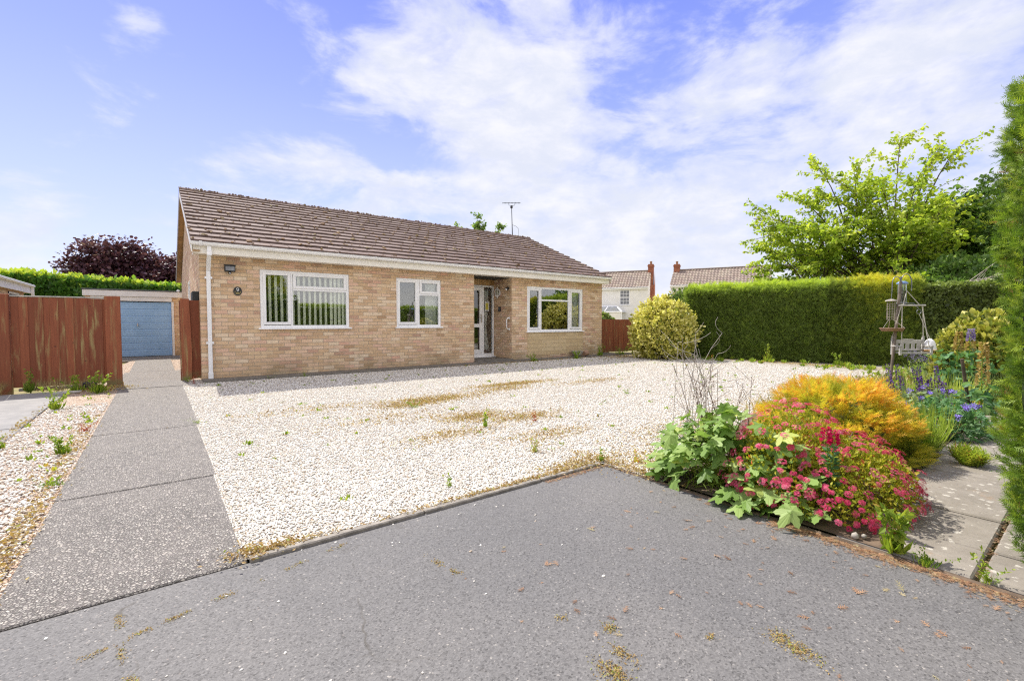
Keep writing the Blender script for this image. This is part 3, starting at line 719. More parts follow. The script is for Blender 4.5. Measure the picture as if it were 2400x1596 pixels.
# plain back slope and underlay
b.poly([(RX0, EY, EZ-.02), (RX1, EY, EZ-.02), (RX1, RY, RZ-.02), (RX0, RY, RZ-.02)], 0, .3)
b.poly([(RX1, 2*RY-EY, EZ), (RX0, 2*RY-EY, EZ), (RX0, RY, RZ), (RX1, RY, RZ)], 0, .5)
rf = b.build('roof', 'roof_tile', H)
b = MB()
x = RX0
while x < RX1-.05:
    xe = min(x+.44, RX1)
    V = []; n = 8
    for xx in (x, xe-.006):
        for j in range(n+1):
            a = PI*j/n; V.append((xx, RY-.13*math.cos(a), RZ-.035+.085*math.sin(a)+rng.normal()*.001))
    b.g.append((np.array(V), [(j, j+1, n+2+j, n+1+j) for j in range(n)], 0, rng.uniform(.1, .7))); b.g.append((np.array(V[:n+1]), [list(range(n+1))], 0, .3)); b.g.append((np.array(V[n+1:]), [list(range(n+1))[::-1]], 0, .3))
    x += .44
b.build('ridge_tile', 'roof_tile', rf)
# moss lumps lodged at the tile joints
n = 1500
ci = rng.integers(0, NC, n); tx = RX0+(np.floor(rng.random(n)*35)+np.where(ci % 2, .5, 0))*.330+rng.normal(size=n)*.025
u = rng.random(n) < .25; tx = np.where(u, RX0+rng.random(n)*(RX1-RX0), tx)
ok = (tx > RX0) & (tx < RX1-.02)
ss_ = ci*g+np.where(rng.random(n) < .5, rng.uniform(-.02, .05, n), rng.uniform(0, .3, n))
v = slope(np.c_[tx, ss_, np.full(n, .046)])[ok]; n = len(v)
sz = rng.gamma(2.4, .0055, n)+.004
stx = np.stack([rng.uniform(.8, 2.0, n), rng.uniform(.8, 1.4, n), np.full(n, .55)], 1)
g1 = inst(ICO, v, np.tile([1., 0, 0], (n, 1))+rv(n, .4), np.tile([0, -su, cu], (n, 1)), sz, rng.random(n), stretch=stx)
n = 1400; v = np.c_[rng.uniform(RX0, RX1, n), RY-rng.normal(size=n)*.06, np.full(n, RZ+.038)+rng.uniform(-.01, .010, n)]
g2 = inst(ICO, v, rv(n), np.tile([0, 0, 1.], (n, 1)), rng.gamma(3, .0038, n)+.004, rng.random(n))
mesh_np('roof_moss', [g1, g2], 'tile_moss', rf, uv=False)
# verge, barge boards and gable soffits
for sgn, nm in ((1, 'front'), (-1, 'back')):
    def yy(s): return (EY+s*cu) if sgn == 1 else (2*RY-EY-s*cu)
    for Xa, Xb, mt in ((RX0, RX0+.02, 'cream_plastic' if sgn == 1 else 'grey_board'), (RX1-.02, RX1, 'cream_plastic')):
        d = .17
        v = [(x, yy(s), EZ-.025+s*su-dz) for x in (Xa+.003, Xb) for s in (0, sl) for dz in (0, d)]
        q = MB(); q.g.append((np.array(v), [(0, 1, 3, 2), (4, 6, 7, 5), (0, 4, 5, 1), (2, 3, 7, 6), (0, 2, 6, 4), (1, 5, 7, 3)], 0, .5))
        q.build('barge_board', mt, H)
    for Xa, Xb in ((RX0+.021, X0+.0), (X1+.0, RX1-.021)):
        if Xb-Xa < .01: continue
        v = [(x, yy(s), EZ-.17+s*su-dz) for x in (Xa, Xb) for s in (0, sl) for dz in (0, .012)]
        q = MB(); q.g.append((np.array(v), [(0, 1, 3, 2), (4, 6, 7, 5), (0, 4, 5, 1), (2, 3, 7, 6), (0, 2, 6, 4), (1, 5, 7, 3)], 0, .5))
        q.build('gable_soffit', 'tan_board', H)

# ---- things fixed to the bungalow
t_ = thing('floodlight', (1.15, Y0, 2.10), 'grey security floodlight with small motion sensor, high on brick wall beside the downpipe', 'floodlight')
b = MB(); b.box(1.06, 1.245, Y0-.12, Y0-.05, 2.105, 2.225, bev=.008); b.box(1.05, 1.255, Y0-.135, Y0-.04, 2.226, 2.236); b.box(1.13, 1.17, Y0-.05, Y0, 2.13, 2.20); b.build('housing', 'dark_metal', t_)
MB().box(1.078, 1.227, Y0-.127, Y0-.121, 2.125, 2.205).build('lens', 'lead', t_)
b = MB(); b.lathe((1.15, Y0-.09, 2.05), [(.0, 0), (.02, .003), (.028, .02), (.024, .045), (.012, .06)], 10); b.build('motion_sensor', 'black_plastic', t_, True)
MB().lathe((1.15, Y0-.112, 2.066), [(.0, -.006), (.012, -.002), (.016, .012)], 8).build('sensor_lens', 'white_plastic', t_)
t_ = thing('number_plaque', (1.285, Y0, 1.73), 'small oval black house number plaque reading 9 on the brick wall', 'house number')
def oval(cx, cz, rx, rz, y0, y1, n=28):
    V = [(cx+rx*math.cos(a), y, cz+rz*math.sin(a)) for y in (y0, y1) for a in np.arange(n)*2*PI/n]
    q = MB(); q.g.append((np.array(V), [(j, (j+1) % n, n+(j+1) % n, n+j) for j in range(n)], 0, .5)); q.g.append((np.array(V[:n]), [list(range(n))], 0, .5)); return q
oval(1.285, 1.735, .075, .088, Y0-.014, Y0).build('plate', 'black_plastic', t_)
b = MB()
b.tube([(1.285+.020*math.cos(a), Y0-.018, 1.778+.018*math.sin(a)) for a in np.linspace(0, 2*PI, 13)], .0055, 5)
b.tube([(1.305, Y0-.018, 1.778), (1.303, Y0-.018, 1.755), (1.290, Y0-.018, 1.738), (1.270, Y0-.018, 1.734)], .0055, 5)
b.build('numeral', 'white_paint', t_)
b = MB(); b.tube([(1.255, Y0-.017, 1.695), (1.285, Y0-.017, 1.708), (1.315, Y0-.017, 1.695)], .007, 5); b.tube([(1.25, Y0-.017, 1.68), (1.32, Y0-.017, 1.68)], .004, 5)
for sx in (-1, 1): b.tube([(1.285+sx*.045, Y0-.017, 1.70), (1.285+sx*.048, Y0-.017, 1.72), (1.285+sx*.04, Y0-.017, 1.735)], .004, 4)
b.build('painted_emblem', 'gold_paint', t_)
t_ = thing('wall_lantern', (RB, 11.23, 1.99), 'white wall lantern with glazed sides on the porch return wall', 'wall lantern')
cx_, cy_ = RB-.10, 11.23
b = MB(); b.lathe((cx_, cy_, 1.99), [(.0, .19), (.012, .17), (.02, .13), (.07, .10), (.078, .085), (.07, .085)], 6); b.lathe((cx_, cy_, 1.99), [(.0, -.18), (.014, -.16), (.012, -.13), (.05, -.10), (.07, -.085), (.07, -.075), (0, -.075)], 6)
for j in range(6):
    a = j*PI/3; b.tube([(cx_+.07*math.cos(a), cy_+.07*math.sin(a), 1.905), (cx_+.076*math.cos(a), cy_+.076*math.sin(a), 2.08)], .006, 4)
b.box(RB-.03, RB-.001, cy_-.03, cy_+.03, 1.93, 2.06); b.build('frame', 'white_paint', t_)
MB().lathe((cx_, cy_, 1.99), [(.060, -.08), (.066, .085)], 6).build('glazing', 'clear_plastic', t_)
t_ = thing('porch_camera', (RB, 10.79, 2.10), 'small black downward spotlight at outer corner of the porch wall', 'wall light')
b = MB(); b.tube([(RB-.001, 10.79, 2.10), (RB-.03, 10.79, 2.11), (RB-.09, 10.79, 2.07)], [.035, .042, .048], 12); b.build('housing', 'black_plastic', t_, True)
MB().tube([(RB-.088, 10.79, 2.072), (RB-.105, 10.79, 2.055)], [.035, .02], 10).build('lens', 'white_plastic', t_)
t_ = thing('key_safe', (RB, 11.22, 1.51), 'black key safe fixed on the porch brick wall below the lantern', 'key safe')
MB().box(RB-.05, RB-.001, 11.17, 11.27, 1.44, 1.58, bev=.012).build('body', 'black_plastic', t_)
MB().box(RB-.056, RB-.051, 11.195, 11.245, 1.49, 1.56).build('button_panel', 'galvanised', t_)
t_ = thing('grab_rail', (RB, 10.76, 1.08), 'white curved grab rail on the porch side wall', 'grab rail')
b = MB(); b.tube([(RB-.002, 10.76, 1.24), (RB-.06, 10.77, 1.235), (RB-.085, 10.78, 1.19), (RB-.085, 10.78, .96), (RB-.06, 10.77, .915), (RB-.002, 10.76, .91)], .015, 8); b.build('rail', 'white_plastic', t_, True)
for zz in (1.205, .875): MB().box(RB-.008, RB-.001, 10.725, 10.795, zz, zz+.07, bev=.002).build('mounting_plate', 'white_plastic', t_)
t_ = thing('tv_aerial', (11.3, 15.0, 4.3), 'thin rooftop television aerial with bracket and cable loop behind the ridge', 'aerial')
A_ = np.array([11.42, 14.85, 4.36])
MB().tube([A_, A_+(0, 0, .12), A_+(-.03, 0, .95), A_+(-.05, 0, 1.42)], [.020, .020, .014, .012], 6).build('mast', 'dark_metal', t_)
bm_ = A_+(-.05, 0, 1.52); ax_ = np.array([.80, -.60, 0]); pp = np.array([.60, .80, 0])
b = MB(); b.tube([bm_-ax_*.36, bm_+ax_*.36], .009, 5)
b.tube([bm_-ax_*.12, bm_-ax_*.10+(0, 0, -.09), A_+(-.05, 0, 1.40)], .007, 4); b.tube([bm_+ax_*.14, bm_+ax_*.12+(0, 0, -.09), A_+(-.05, 0, 1.40)], .007, 4)
b.build('boom', 'dark_metal', t_)
b = MB()
for k_ in np.linspace(-.35, .33, 13):
    c_ = bm_+ax_*k_; b.tube([c_-pp*.10, c_+pp*.10], .006, 4); b.tube([c_+(0, 0, -.018), c_+(0, 0, .022)], .009, 4)
b.build('element', 'dark_metal', t_)
b = MB(); b.box(*(A_[0]-.09, A_[0]-.01), A_[1]-.04, A_[1]+.04, A_[2]+1.31, A_[2]+1.42, bev=.012); b.build('junction_box', 'black_plastic', t_)
b = MB(); b.tube([A_+(-.02, 0, .66), A_+(.16, -.02, .62), A_+(.27, -.03, .55), A_+(.29, -.03, .44), A_+(.30, -.02, .05), A_+(.08, 0, .06), A_+(0, 0, .12)], .0065, 4); b.build('cable', 'black_plastic', t_)

# =================================================================== GARAGE
GA = thing('garage', (-.6, 19.1, 0), 'flat roofed brick garage with pale blue door at the end of the drive', 'garage')
b = MB()
wall_grid(b, -1.72, .80, -.05, 1.98, 19.1, [(-1.60, .40, -.05, 1.88)])
b.poly([(.80, 19.1, -.05), (.80, 25, -.05), (.80, 25, 2), (.80, 19.1, 2)]); b.poly([(-1.72, 25, -.05), (-1.72, 19.1, -.05), (-1.72, 19.1, 2), (-1.72, 25, 2)]); b.poly([(.8, 25, -.05), (-1.72, 25, -.05), (-1.72, 25, 2), (.8, 25, 2)])
b.build('wall', 'buff_brick', GA)
MB().box(-1.80, .88, 19.0, 25.1, 2.115, 2.15, bev=.006).build('roof', 'felt', GA)
b = MB(); b.box(-1.78, .86, 19.02, 19.08, 1.93, 2.113, bev=.004); b.box(-1.78, -1.74, 19.081, 25.1, 1.93, 2.113); b.box(.82, .86, 19.081, 25.1, 1.93, 2.113); b.build('fascia', 'white_paint', GA)
b = MB(); b.box(-1.60, .40, 19.05, 19.14, 1.79, 1.925, bev=.003); b.box(.385, .45, 19.06, 19.14, 0, 1.785, bev=.003); b.box(-1.62, -1.56, 19.06, 19.14, 0, 1.785, bev=.003); b.build('door_frame', 'white_paint', GA)
b = MB()
z = .02
for i in range(8):                       # eight ribs of the pressed steel door
    zt = z+.218
    b.box(-1.555, .38, 19.115, 19.16, z, zt-.012, r=.5, bev=.006); b.box(-1.555, .38, 19.13, 19.16, zt-.012, zt, r=.5)
    b.box(-1.50, .33, 19.110, 19.114, z+.07, z+.078, r=.5); b.box(-1.50, .33, 19.110, 19.114, z+.14, z+.148, r=.5)
    z = zt
gd = b.build('garage_door', 'garage_blue', GA)
b = MB(); b.lathe((-.50, 19.095, 1.04), [(0, -.03), (.018, -.028), (.03, -.01), (.03, .015)], 10, axis='y'); b.box(-.512, -.488, 19.06, 19.10, .99, 1.09, bev=.004); b.build('handle', 'chrome', gd)
MB().lathe((.58, 19.05, 2.02), [(.0, .17), (.03, .165), (.05, .13), (.055, .09), (.035, .07), (.035, -.05), (.03, -.06)], 10).build('vent_cowl', 'white_plastic', GA, True)

# =================================================================== FENCES AND GATE POSTS
def board_run(b, x0, x1, z0, z1, y, w=.098, top=None, lap=.01):
    x = x0; i = 0
    while x < x1-.02:
        xe = min(x+w, x1); sk = rng.normal()*.0012
        a = y-.012-rng.random()*.003
        b.box(x-.004, xe+.008, a-.009*(i % 2), a+.012-.004*(i % 2), z0+rng.random()*.012, z1-rng.random()*.006+sk, r=float(rng.random()), bev=.002)
        x = xe+rng.normal()*.003; i += 1
F1 = thing('timber_gate', (-1.2, 10.82, 0), 'closed red brown boarded timber gate with green algae streaks, left of the drive', 'gate')
b = MB(); board_run(b, -1.86, -.735, .05, 1.53, 10.80, .092); b.build('boards', 'fence_stain', F1)
for zz in (.25, 1.2): MB().box(-1.86, -.735, 10.805, 10.85, zz, zz+.09, r=.2).build('rail', 'fence_stain', F1)
b = MB(); b.box(-1.87, -.73, 10.775, 10.84, 1.532, 1.552, bev=.004); b.build('cap_rail', 'grey_wood', F1)
MB().box(-1.8, -.95, 10.72, 10.80, .002, .045, bev=.006).build('gravel_board', 'slab', F1)
def post(x0, x1, y0, y1, h, label, lean=0):
    o = MB().box(x0, x1, y0, y1, -.05, h, bev=.006).build('gate_post', 'fence_stain'); tagobj(o, label, 'post', 'wide fence and gate posts'); return o
post(-.725, -.515, 10.74, 10.86, 1.575, 'wide reddish brown post at the right end of closed timber gate')
post(-2.02, -1.875, 10.74, 10.86, 1.57, 'reddish post joining the gate to the fence at photo left edge')
F2 = thing('boundary_fence', (-3.5, 10.82, 0), 'red brown boarded fence running off the left edge beyond the gate', 'fence')
b = MB(); board_run(b, -6.0, -2.03, .04, 1.53, 10.82, .1); b.build('boards', 'fence_stain', F2)
for zz in (.3, 1.2): MB().box(-6, -2.03, 10.825, 10.87, zz, zz+.09, r=.3).build('rail', 'fence_stain', F2)
F3 = thing('open_gate_leaf', (.5, 10.85, 0), 'short run of dark red boards with a warped front board between drive and house', 'gate')
b = MB(); b.box(.50, .668, 10.84, 10.865, .03, 1.54, r=.1, bev=.003); b.box(.46, .499, 10.835, 10.87, .03, 1.55, r=.3, bev=.003); b.box(.44, .66, 10.87, 10.90, 1.2, 1.28, r=.1); b.build('boards', 'fence_stain', F3)
b = MB()
zs_ = np.linspace(.01, 1.565, 9); xr = [.505+.012*math.sin(z_*3) for z_ in zs_]
for i in range(8):
    v = [(x, y, z_) for (zz_, xx_) in ((zs_[i], xr[i]), (zs_[i+1], xr[i+1])) for (x, y, z_) in ((.355, 10.79, zz_), (xx_, 10.79, zz_), (xx_, 10.815, zz_), (.355, 10.815, zz_))]
    b.g.append((np.array(v), [(0, 1, 5, 4), (1, 2, 6, 5), (2, 3, 7, 6), (3, 0, 4, 7)], 0, .9))
b.g.append((np.array(v[4:]), [(0, 1, 2, 3)], 0, .9))
b.build('warped_board', 'fence_stain', F3)
MB().box(.335, .353, 10.80, 10.92, .0, 1.53, r=.0).build('edge_board', 'fence_stain', F3)
F4 = thing('side_fence', (13, 10.9, 0), 'low red brown boarded fence at the right corner of the bungalow', 'fence')
b = MB(); board_run(b, 12.05, 14.3, .05, 1.22, 10.9, .13); b.build('boards', 'fence_stain', F4)
for zz in (.3, .95): MB().box(12.05, 14.3, 10.91, 10.95, zz, zz+.08, r=.2).build('rail', 'fence_stain', F4)

# =================================================================== NEIGHBOUR AT THE FAR LEFT
NB = thing('neighbouring_bungalow', (-3.35, 18, 0), 'corner of a neighbouring brick bungalow with white fascia above the left fence', 'bungalow')
b = MB(); b.box(-9, -3.42, 14.0, 21.6, -.05, 2.12); b.build('wall', 'buff_brick', NB)
b = MB(); b.box(-3.30, -3.27, 13.8, 21.75, 2.06, 2.30, bev=.004); b.box(-9, -3.301, 21.72, 21.75, 2.06, 2.30); b.build('fascia', 'white_paint', NB)
b = MB(); b.box(-3.265, -3.17, 13.8, 21.8, 2.27, 2.335, bev=.01); b.box(-3.26, -3.19, 21.66, 21.74, 0, 2.268, bev=.006); b.build('gutter', 'white_plastic', NB)
b = MB(); b.poly([(-3.2, 13.8, 2.34), (-3.2, 21.8, 2.34), (-6.4, 21.8, 3.0), (-6.4, 13.8, 3.0)][::-1]); b.poly([(-3.2, 13.8, 2.338), (-3.2, 21.8, 2.338), (-6.4, 21.8, 2.338), (-6.4, 13.8, 2.338)])
b.poly([(-3.2, 21.8, 2.34), (-6.4, 21.8, 2.34), (-6.4, 21.8, 3.0)]); b.build('roof', 'felt', NB)
b = MB()
for (ya, yb, za, zb) in ((19.6, 19.66, 1.2, 2.02), (20.94, 21.0, 1.2, 2.02), (19.6, 21.0, 1.96, 2.02), (19.6, 21.0, 1.2, 1.26)): b.box(-3.43, -3.405, ya, yb, za, zb)
wn = b.build('window', 'white_plastic', NB); MB().box(-3.415, -3.41, 19.66, 20.94, 1.26, 1.96).build('pane', 'dark_metal', wn)

# =================================================================== HEDGES
def hedge(name, label, a, bpt, width, h, mat, tpl, size, dens, top_tone=.35, base_tone=.35, seed=0, side=1, tone_fn=None, h2=None, rough=.05, droop=0.0, ends=(1, 1), core='inner_foliage', back=False, topjag=.0):
    """hedge whose visible face runs a->bpt, body extends to the left of a->b by width*side"""
    a = np.array(a, float); bpt = np.array(bpt, float); u = bpt-a; L = np.linalg.norm(u); u /= L
    nrm = np.array([u[1], -u[0]])*side          # outward of visible face
    h2 = h if h2 is None else h2
    P, N = [], []
    def add(n, fu, fw, fz, nn):
        p = np.c_[a[0]+u[0]*fu-nrm[0]*fw, a[1]+u[1]*fu-nrm[1]*fw, fz]
        P.append(p); N.append(np.tile(nn, (n, 1)))
    hh = lambda fu: h+(h2-h)*fu/L
    n = int(dens*L*h); fu = rng.random(n)*L; add(n, fu, np.zeros(n), rng.random(n)**.9*hh(fu), (nrm[0], nrm[1], .15))
    n = int(dens*L*width*.8); fu = rng.random(n)*L; add(n, fu, rng.random(n)*width, hh(fu)+np.minimum(rng.exponential(1.0, n), 3)*topjag, (0, 0, 1))
    for e, fl in zip((0, L), ends):
        if fl:
            n = int(dens*width*h); add(n, np.full(n, e), rng.random(n)*width, rng.random(n)*hh(np.full(n, e)), (-u[0] if e == 0 else u[0], -u[1] if e == 0 else u[1], .1))
    if back:
        n = int(dens*L*h*.5); fu = rng.random(n)*L; add(n, fu, np.full(n, width), rng.random(n)*hh(fu), (-nrm[0], -nrm[1], .1))
    P = np.concatenate(P); N = np.concatenate(N).astype(float); n = len(P)
    P += N*(wob(P, 2.0, seed)*rough+wob(P, 7, seed+3)*rough*.6+rng.normal(size=n)*.02)[:, None]
    P[:, 2] = np.maximum(P[:, 2], .02)
    D = N*.30+rv(n, .5)+np.array([0, 0, .5-droop]); NN = N*1.2+rv(n, .45)+np.array([0, 0, .25])
    z = P[:, 2]/max(h, .1)
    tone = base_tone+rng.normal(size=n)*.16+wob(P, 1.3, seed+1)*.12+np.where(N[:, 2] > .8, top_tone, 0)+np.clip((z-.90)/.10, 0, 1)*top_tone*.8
    if tone_fn is not None: tone = tone+tone_fn(P)
    s = size*rng.uniform(.6, 1.3, n)
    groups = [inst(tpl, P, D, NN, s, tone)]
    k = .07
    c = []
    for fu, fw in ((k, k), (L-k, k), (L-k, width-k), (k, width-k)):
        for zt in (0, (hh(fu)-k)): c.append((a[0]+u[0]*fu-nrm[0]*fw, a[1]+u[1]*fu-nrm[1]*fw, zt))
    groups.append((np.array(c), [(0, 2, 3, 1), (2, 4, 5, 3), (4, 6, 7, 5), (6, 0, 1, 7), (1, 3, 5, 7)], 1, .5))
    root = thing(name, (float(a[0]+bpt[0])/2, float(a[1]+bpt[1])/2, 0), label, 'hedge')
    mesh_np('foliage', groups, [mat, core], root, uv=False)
    return root
HB0, HB1, HB2, HB3 = (13.45, 8.35), (14.46, 4.75), (14.98, 2.95), (16.9, .3)
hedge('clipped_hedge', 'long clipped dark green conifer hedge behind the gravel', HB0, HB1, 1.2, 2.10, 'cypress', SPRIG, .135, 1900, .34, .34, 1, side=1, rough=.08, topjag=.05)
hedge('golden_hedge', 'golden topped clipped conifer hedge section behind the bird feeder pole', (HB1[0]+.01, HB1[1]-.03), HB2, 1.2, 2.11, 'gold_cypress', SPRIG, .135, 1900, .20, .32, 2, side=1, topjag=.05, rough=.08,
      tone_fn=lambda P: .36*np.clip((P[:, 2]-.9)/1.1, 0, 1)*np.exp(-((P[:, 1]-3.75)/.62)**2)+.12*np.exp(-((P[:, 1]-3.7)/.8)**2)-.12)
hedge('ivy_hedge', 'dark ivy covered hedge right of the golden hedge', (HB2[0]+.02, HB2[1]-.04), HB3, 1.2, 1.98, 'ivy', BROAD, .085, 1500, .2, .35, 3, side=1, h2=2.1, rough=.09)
# laurel hedge behind garage
hedge('laurel_hedge', 'tall glossy laurel hedge with bright new growth behind the garage', (-12, 29.0), (1.6, 27.0), 1.4, 3.50, 'laurel', BROAD, .20, 420, .45, .30, 4, side=1, h2=2.62, rough=.12, topjag=.07,
      tone_fn=lambda P: np.clip((P[:, 2]-2.6)*.45, 0, .4))
# hedge on the other side of the road, mirrored in the windows
hedge('roadside_hedge', 'green hedge across the road, visible only as a reflection in the windows', (30, -6.0), (-12, -6.0), 1.2, 2.0, 'cypress', SPRIG, .20, 260, .3, .38, 5, side=1)

# near clipped conifer at the right edge
def near_hedge():
    root = thing('conifer_hedge', (3.9, -.5, 0), 'tall clipped green conifer hedge end rising beside the paving at the right edge', 'hedge')
    n = 17000
    # end face (toward the drive) and the side face along the path; rounded corner
    P = []; N = []
    yc = lambda z: .205+.11*np.clip(z/.6, 0, 1)-.0*z+.02*np.sin(z*5)+.03*np.clip(z-1.2, 0, 1)
    xc = 3.02
    z = rng.random(n)*2.26; t1 = rng.random(n)
    # path around: end face y from -1.2 to corner, then corner arc r=.12, then side face
    r = .14
    s = t1*(1.25+r*PI/2+1.6)
    ye = yc(z)
    X = np.where(s < 1.25, xc, np.where(s < 1.25+r*PI/2, xc+r-r*np.cos((s-1.25)/r), xc+r+(s-1.25-r*PI/2)))
    Y = np.where(s < 1.25, ye-r-(1.25-s), np.where(s < 1.25+r*PI/2, ye-r+r*np.sin((s-1.25)/r), ye))
    nx = np.where(s < 1.25, -1, np.where(s < 1.25+r*PI/2, -np.cos((s-1.25)/r), 0)); ny = np.where(s < 1.25, 0, np.where(s < 1.25+r*PI/2, np.sin((s-1.25)/r), 1))
    P = np.c_[X, Y, z]; N = np.c_[nx, ny, np.full(n, .1)]
    m_ = 3500; Pt = np.c_[rng.uniform(xc+.02, xc+1.7, m_), rng.uniform(-1.2, .33, m_), np.full(m_, 2.24)+rng.exponential(.02, m_)]
    Pt[:, 2] -= .10*np.clip((Pt[:, 1]-.15)/.2, 0, 1)
    P = np.r_[P, Pt]; N = np.r_[N, np.tile([0, 0, 1.], (m_, 1))]; n = len(P)
    P = P+N*(wob(P, 5, 1)*.015+wob(P, 18, 4)*.030+rng.normal(size=n)*.010-.015)[:, None]
    tone = .20+rng.normal(size=n)*.20+.16*wob(P, 22, 6)+.30*np.exp(-((P[:, 1]-.30)/.06)**2)  # last term lightens the corner band: sunlit rim put into the leaf tone
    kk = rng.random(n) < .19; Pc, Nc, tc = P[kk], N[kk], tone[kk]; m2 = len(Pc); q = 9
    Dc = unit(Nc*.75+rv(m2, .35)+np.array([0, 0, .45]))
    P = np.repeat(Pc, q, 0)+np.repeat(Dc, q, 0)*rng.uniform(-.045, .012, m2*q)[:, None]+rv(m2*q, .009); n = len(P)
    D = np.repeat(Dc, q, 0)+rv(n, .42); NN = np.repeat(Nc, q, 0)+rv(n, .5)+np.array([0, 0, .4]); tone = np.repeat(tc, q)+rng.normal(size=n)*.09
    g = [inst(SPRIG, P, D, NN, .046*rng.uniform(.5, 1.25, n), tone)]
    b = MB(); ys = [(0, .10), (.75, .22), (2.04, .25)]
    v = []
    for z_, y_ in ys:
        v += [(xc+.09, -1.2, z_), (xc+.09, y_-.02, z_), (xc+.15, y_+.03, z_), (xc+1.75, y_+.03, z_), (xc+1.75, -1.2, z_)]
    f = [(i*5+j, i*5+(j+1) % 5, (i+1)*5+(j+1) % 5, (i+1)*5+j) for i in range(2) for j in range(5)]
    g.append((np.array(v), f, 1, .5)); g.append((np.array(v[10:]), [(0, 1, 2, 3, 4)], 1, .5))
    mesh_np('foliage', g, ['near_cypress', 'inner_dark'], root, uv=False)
    b = MB(); b.tube([(3.6, -.3, -.05), (3.6, -.3, 1.2)], [.07, .05], 8); b.build('trunk', 'bark', root)
near_hedge()

# =================================================================== TREES
def bez(a, c, b, k):
    t = np.linspace(0, 1, k)[:, None]; return (1-t)**2*a+2*t*(1-t)*c+t*t*b
def tree(name, label, base, C, R, nl, ntw, nlf, ls, lm, bark, tpl=LEAF, tr=.16, twl=.9, flat=.35, up=.35, tone0=.5, group=None, shell=(.6, 1.05), spread=.09, stems=1, extra=None, zmin=-.45, sag=.0):
    base = np.array(base, float); C = np.array(C, float); R = np.array(R, float)
    root = thing(name, tuple(base), label, 'tree', group)
    tb = MB(); LP, LD, LN, LT = [], [], [], []
    for s_ in range(stems):
        off = np.array([rng.normal()*.25, rng.normal()*.25, 0]) if stems > 1 else np.zeros(3)
        top = C+np.array([off[0]*3.0, off[1]*3.0, -.10*R[2]])
        trunk = bez(base+off*.4, (base+top)/2+off, top, 7)
        trr = tr/(stems**.5); tb.tube(trunk, np.linspace(trr, trr*.45, 7), 8)
        targets = []
        for i in range(nl//stems):
            d = unit(rng.normal(size=3)); d[2] = abs(d[2])*1.1+zmin*rng.random() if rng.random() < .75 else rng.uniform(zmin, .2)
            d = unit(d); targets.append(C+R*d*rng.uniform(*shell))
        if extra is not None and s_ == 0: targets += [np.array(e, float) for e in extra]
        for tg in targets:
            st = trunk[rng.integers(2, 7)]
            c = (st+tg)/2+np.array([0, 0, up*np.linalg.norm(tg-st)*.5])
            L = bez(st, c, tg, 9); tb.tube(L, np.linspace(trr*.35, .008, 9), 5, cap=False)
            for j in range(ntw):
                q = rng.uniform(.25, 1.0) if j else 1.0; k = min(int(q*8), 7); p = L[k]+(L[k+1]-L[k])*(q*8-k if q < 1 else 1)
                tdir = unit(L[min(k+1, 8)]-L[k]); d = unit(tdir*.9+rng.normal(size=3)*np.array([.8, .8, flat])+np.array([0, 0, up*.3-sag])); ll = twl*rng.uniform(.5, 1.2)*(1.15-.5*q)
                e = p+d*ll
                if j % 2 == 0: tb.tube([p, (p+e)/2+(0, 0, .03), e], [.010, .007, .003], 3, cap=False)
                n = nlf; u = rng.random(n)**.8
                pp_ = p+(e-p)*u[:, None]+rng.normal(size=(n, 3))*spread*np.array([1, 1, .6])
                LP.append(pp_); LD.append(np.tile(d, (n, 1))*.5+rv(n, .8)+np.array([0, 0, -.25])); LN.append(np.tile([0, 0, 1.], (n, 1))+rv(n, .45)); LT.append(np.full(n, rng.normal()*.1))
    P = np.concatenate(LP); n = len(P)
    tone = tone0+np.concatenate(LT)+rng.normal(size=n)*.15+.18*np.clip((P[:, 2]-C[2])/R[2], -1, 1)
    tb.build('trunk', bark, root, True)
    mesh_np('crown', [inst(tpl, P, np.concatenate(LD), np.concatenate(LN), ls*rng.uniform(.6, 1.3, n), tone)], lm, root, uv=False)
    return root
tree('lime_tree', 'bright lime green tree with arching leafy branches behind the clipped hedge', (20.9, 5.8, -.05), (20.6, 6.0, 3.5), (3.1, 3.7, 3.5), 62, 16, 29, .125, 'lime_leaf', 'bark', BROAD, .20, 1.25, .22, .55, .60, stems=3, spread=.055, sag=.12,
     extra=[(21.8, 5.0, 7.8), (22.3, 4.0, 7.3), (23.6, 3.6, 7.6), (20.0, 6.8, 6.6), (17.9, 8.4, 5.0), (17.8, 8.3, 4.2)], zmin=-.35)
tree('dense_tree', 'dense dark green tree standing right of the lime green tree', (23.6, 3.4, -.05), (23.6, 3.4, 3.5), (2.2, 2.5, 2.9), 80, 15, 36, .15, 'dark_leaf', 'bark', BROAD, .2, .9, .6, .3, .45, zmin=-.8, group='dark trees behind the ivy hedge')
tree('dense_tree', 'dark leafy tree filling the gap beside the tall right hedge', (24.4, 1.2, -.05), (24.4, 1.3, 3.7), (2.4, 2.2, 3.2), 60, 13, 34, .15, 'dark_leaf', 'bark', BROAD, .2, .9, .6, .3, .50, zmin=-.8, group='dark trees behind the ivy hedge')
tree('copper_beech', 'dark purple copper beech rising behind the laurel hedge', (-2.2, 55, -.05), (-1.9, 54.5, 4.6), (4.6, 5.0, 3.7), 150, 18, 30, .30, 'beech', 'bark', BROAD, .35, 1.8, .5, .25, .5, zmin=-.5, spread=.30, shell=(.35, 1.02))
tree('conifer_tree', 'green treetop just peeking above the bungalow ridge', (17.0, 25.3, -.05), (17.0, 25.3, 5.1), (2.1, 1.4, 2.0), 15, 12, 24, .16, 'dark_leaf', 'bark', BROAD, .16, .55, .4, .6, .62, shell=(.6, .95),
     extra=[(15.6, 26.1, 7.25), (16.7, 25.3, 7.9), (16.65, 25.35, 7.5), (16.9, 25.2, 7.1), (17.9, 24.6, 7.25), (16.5, 25.4, 7.2)], spread=.08)

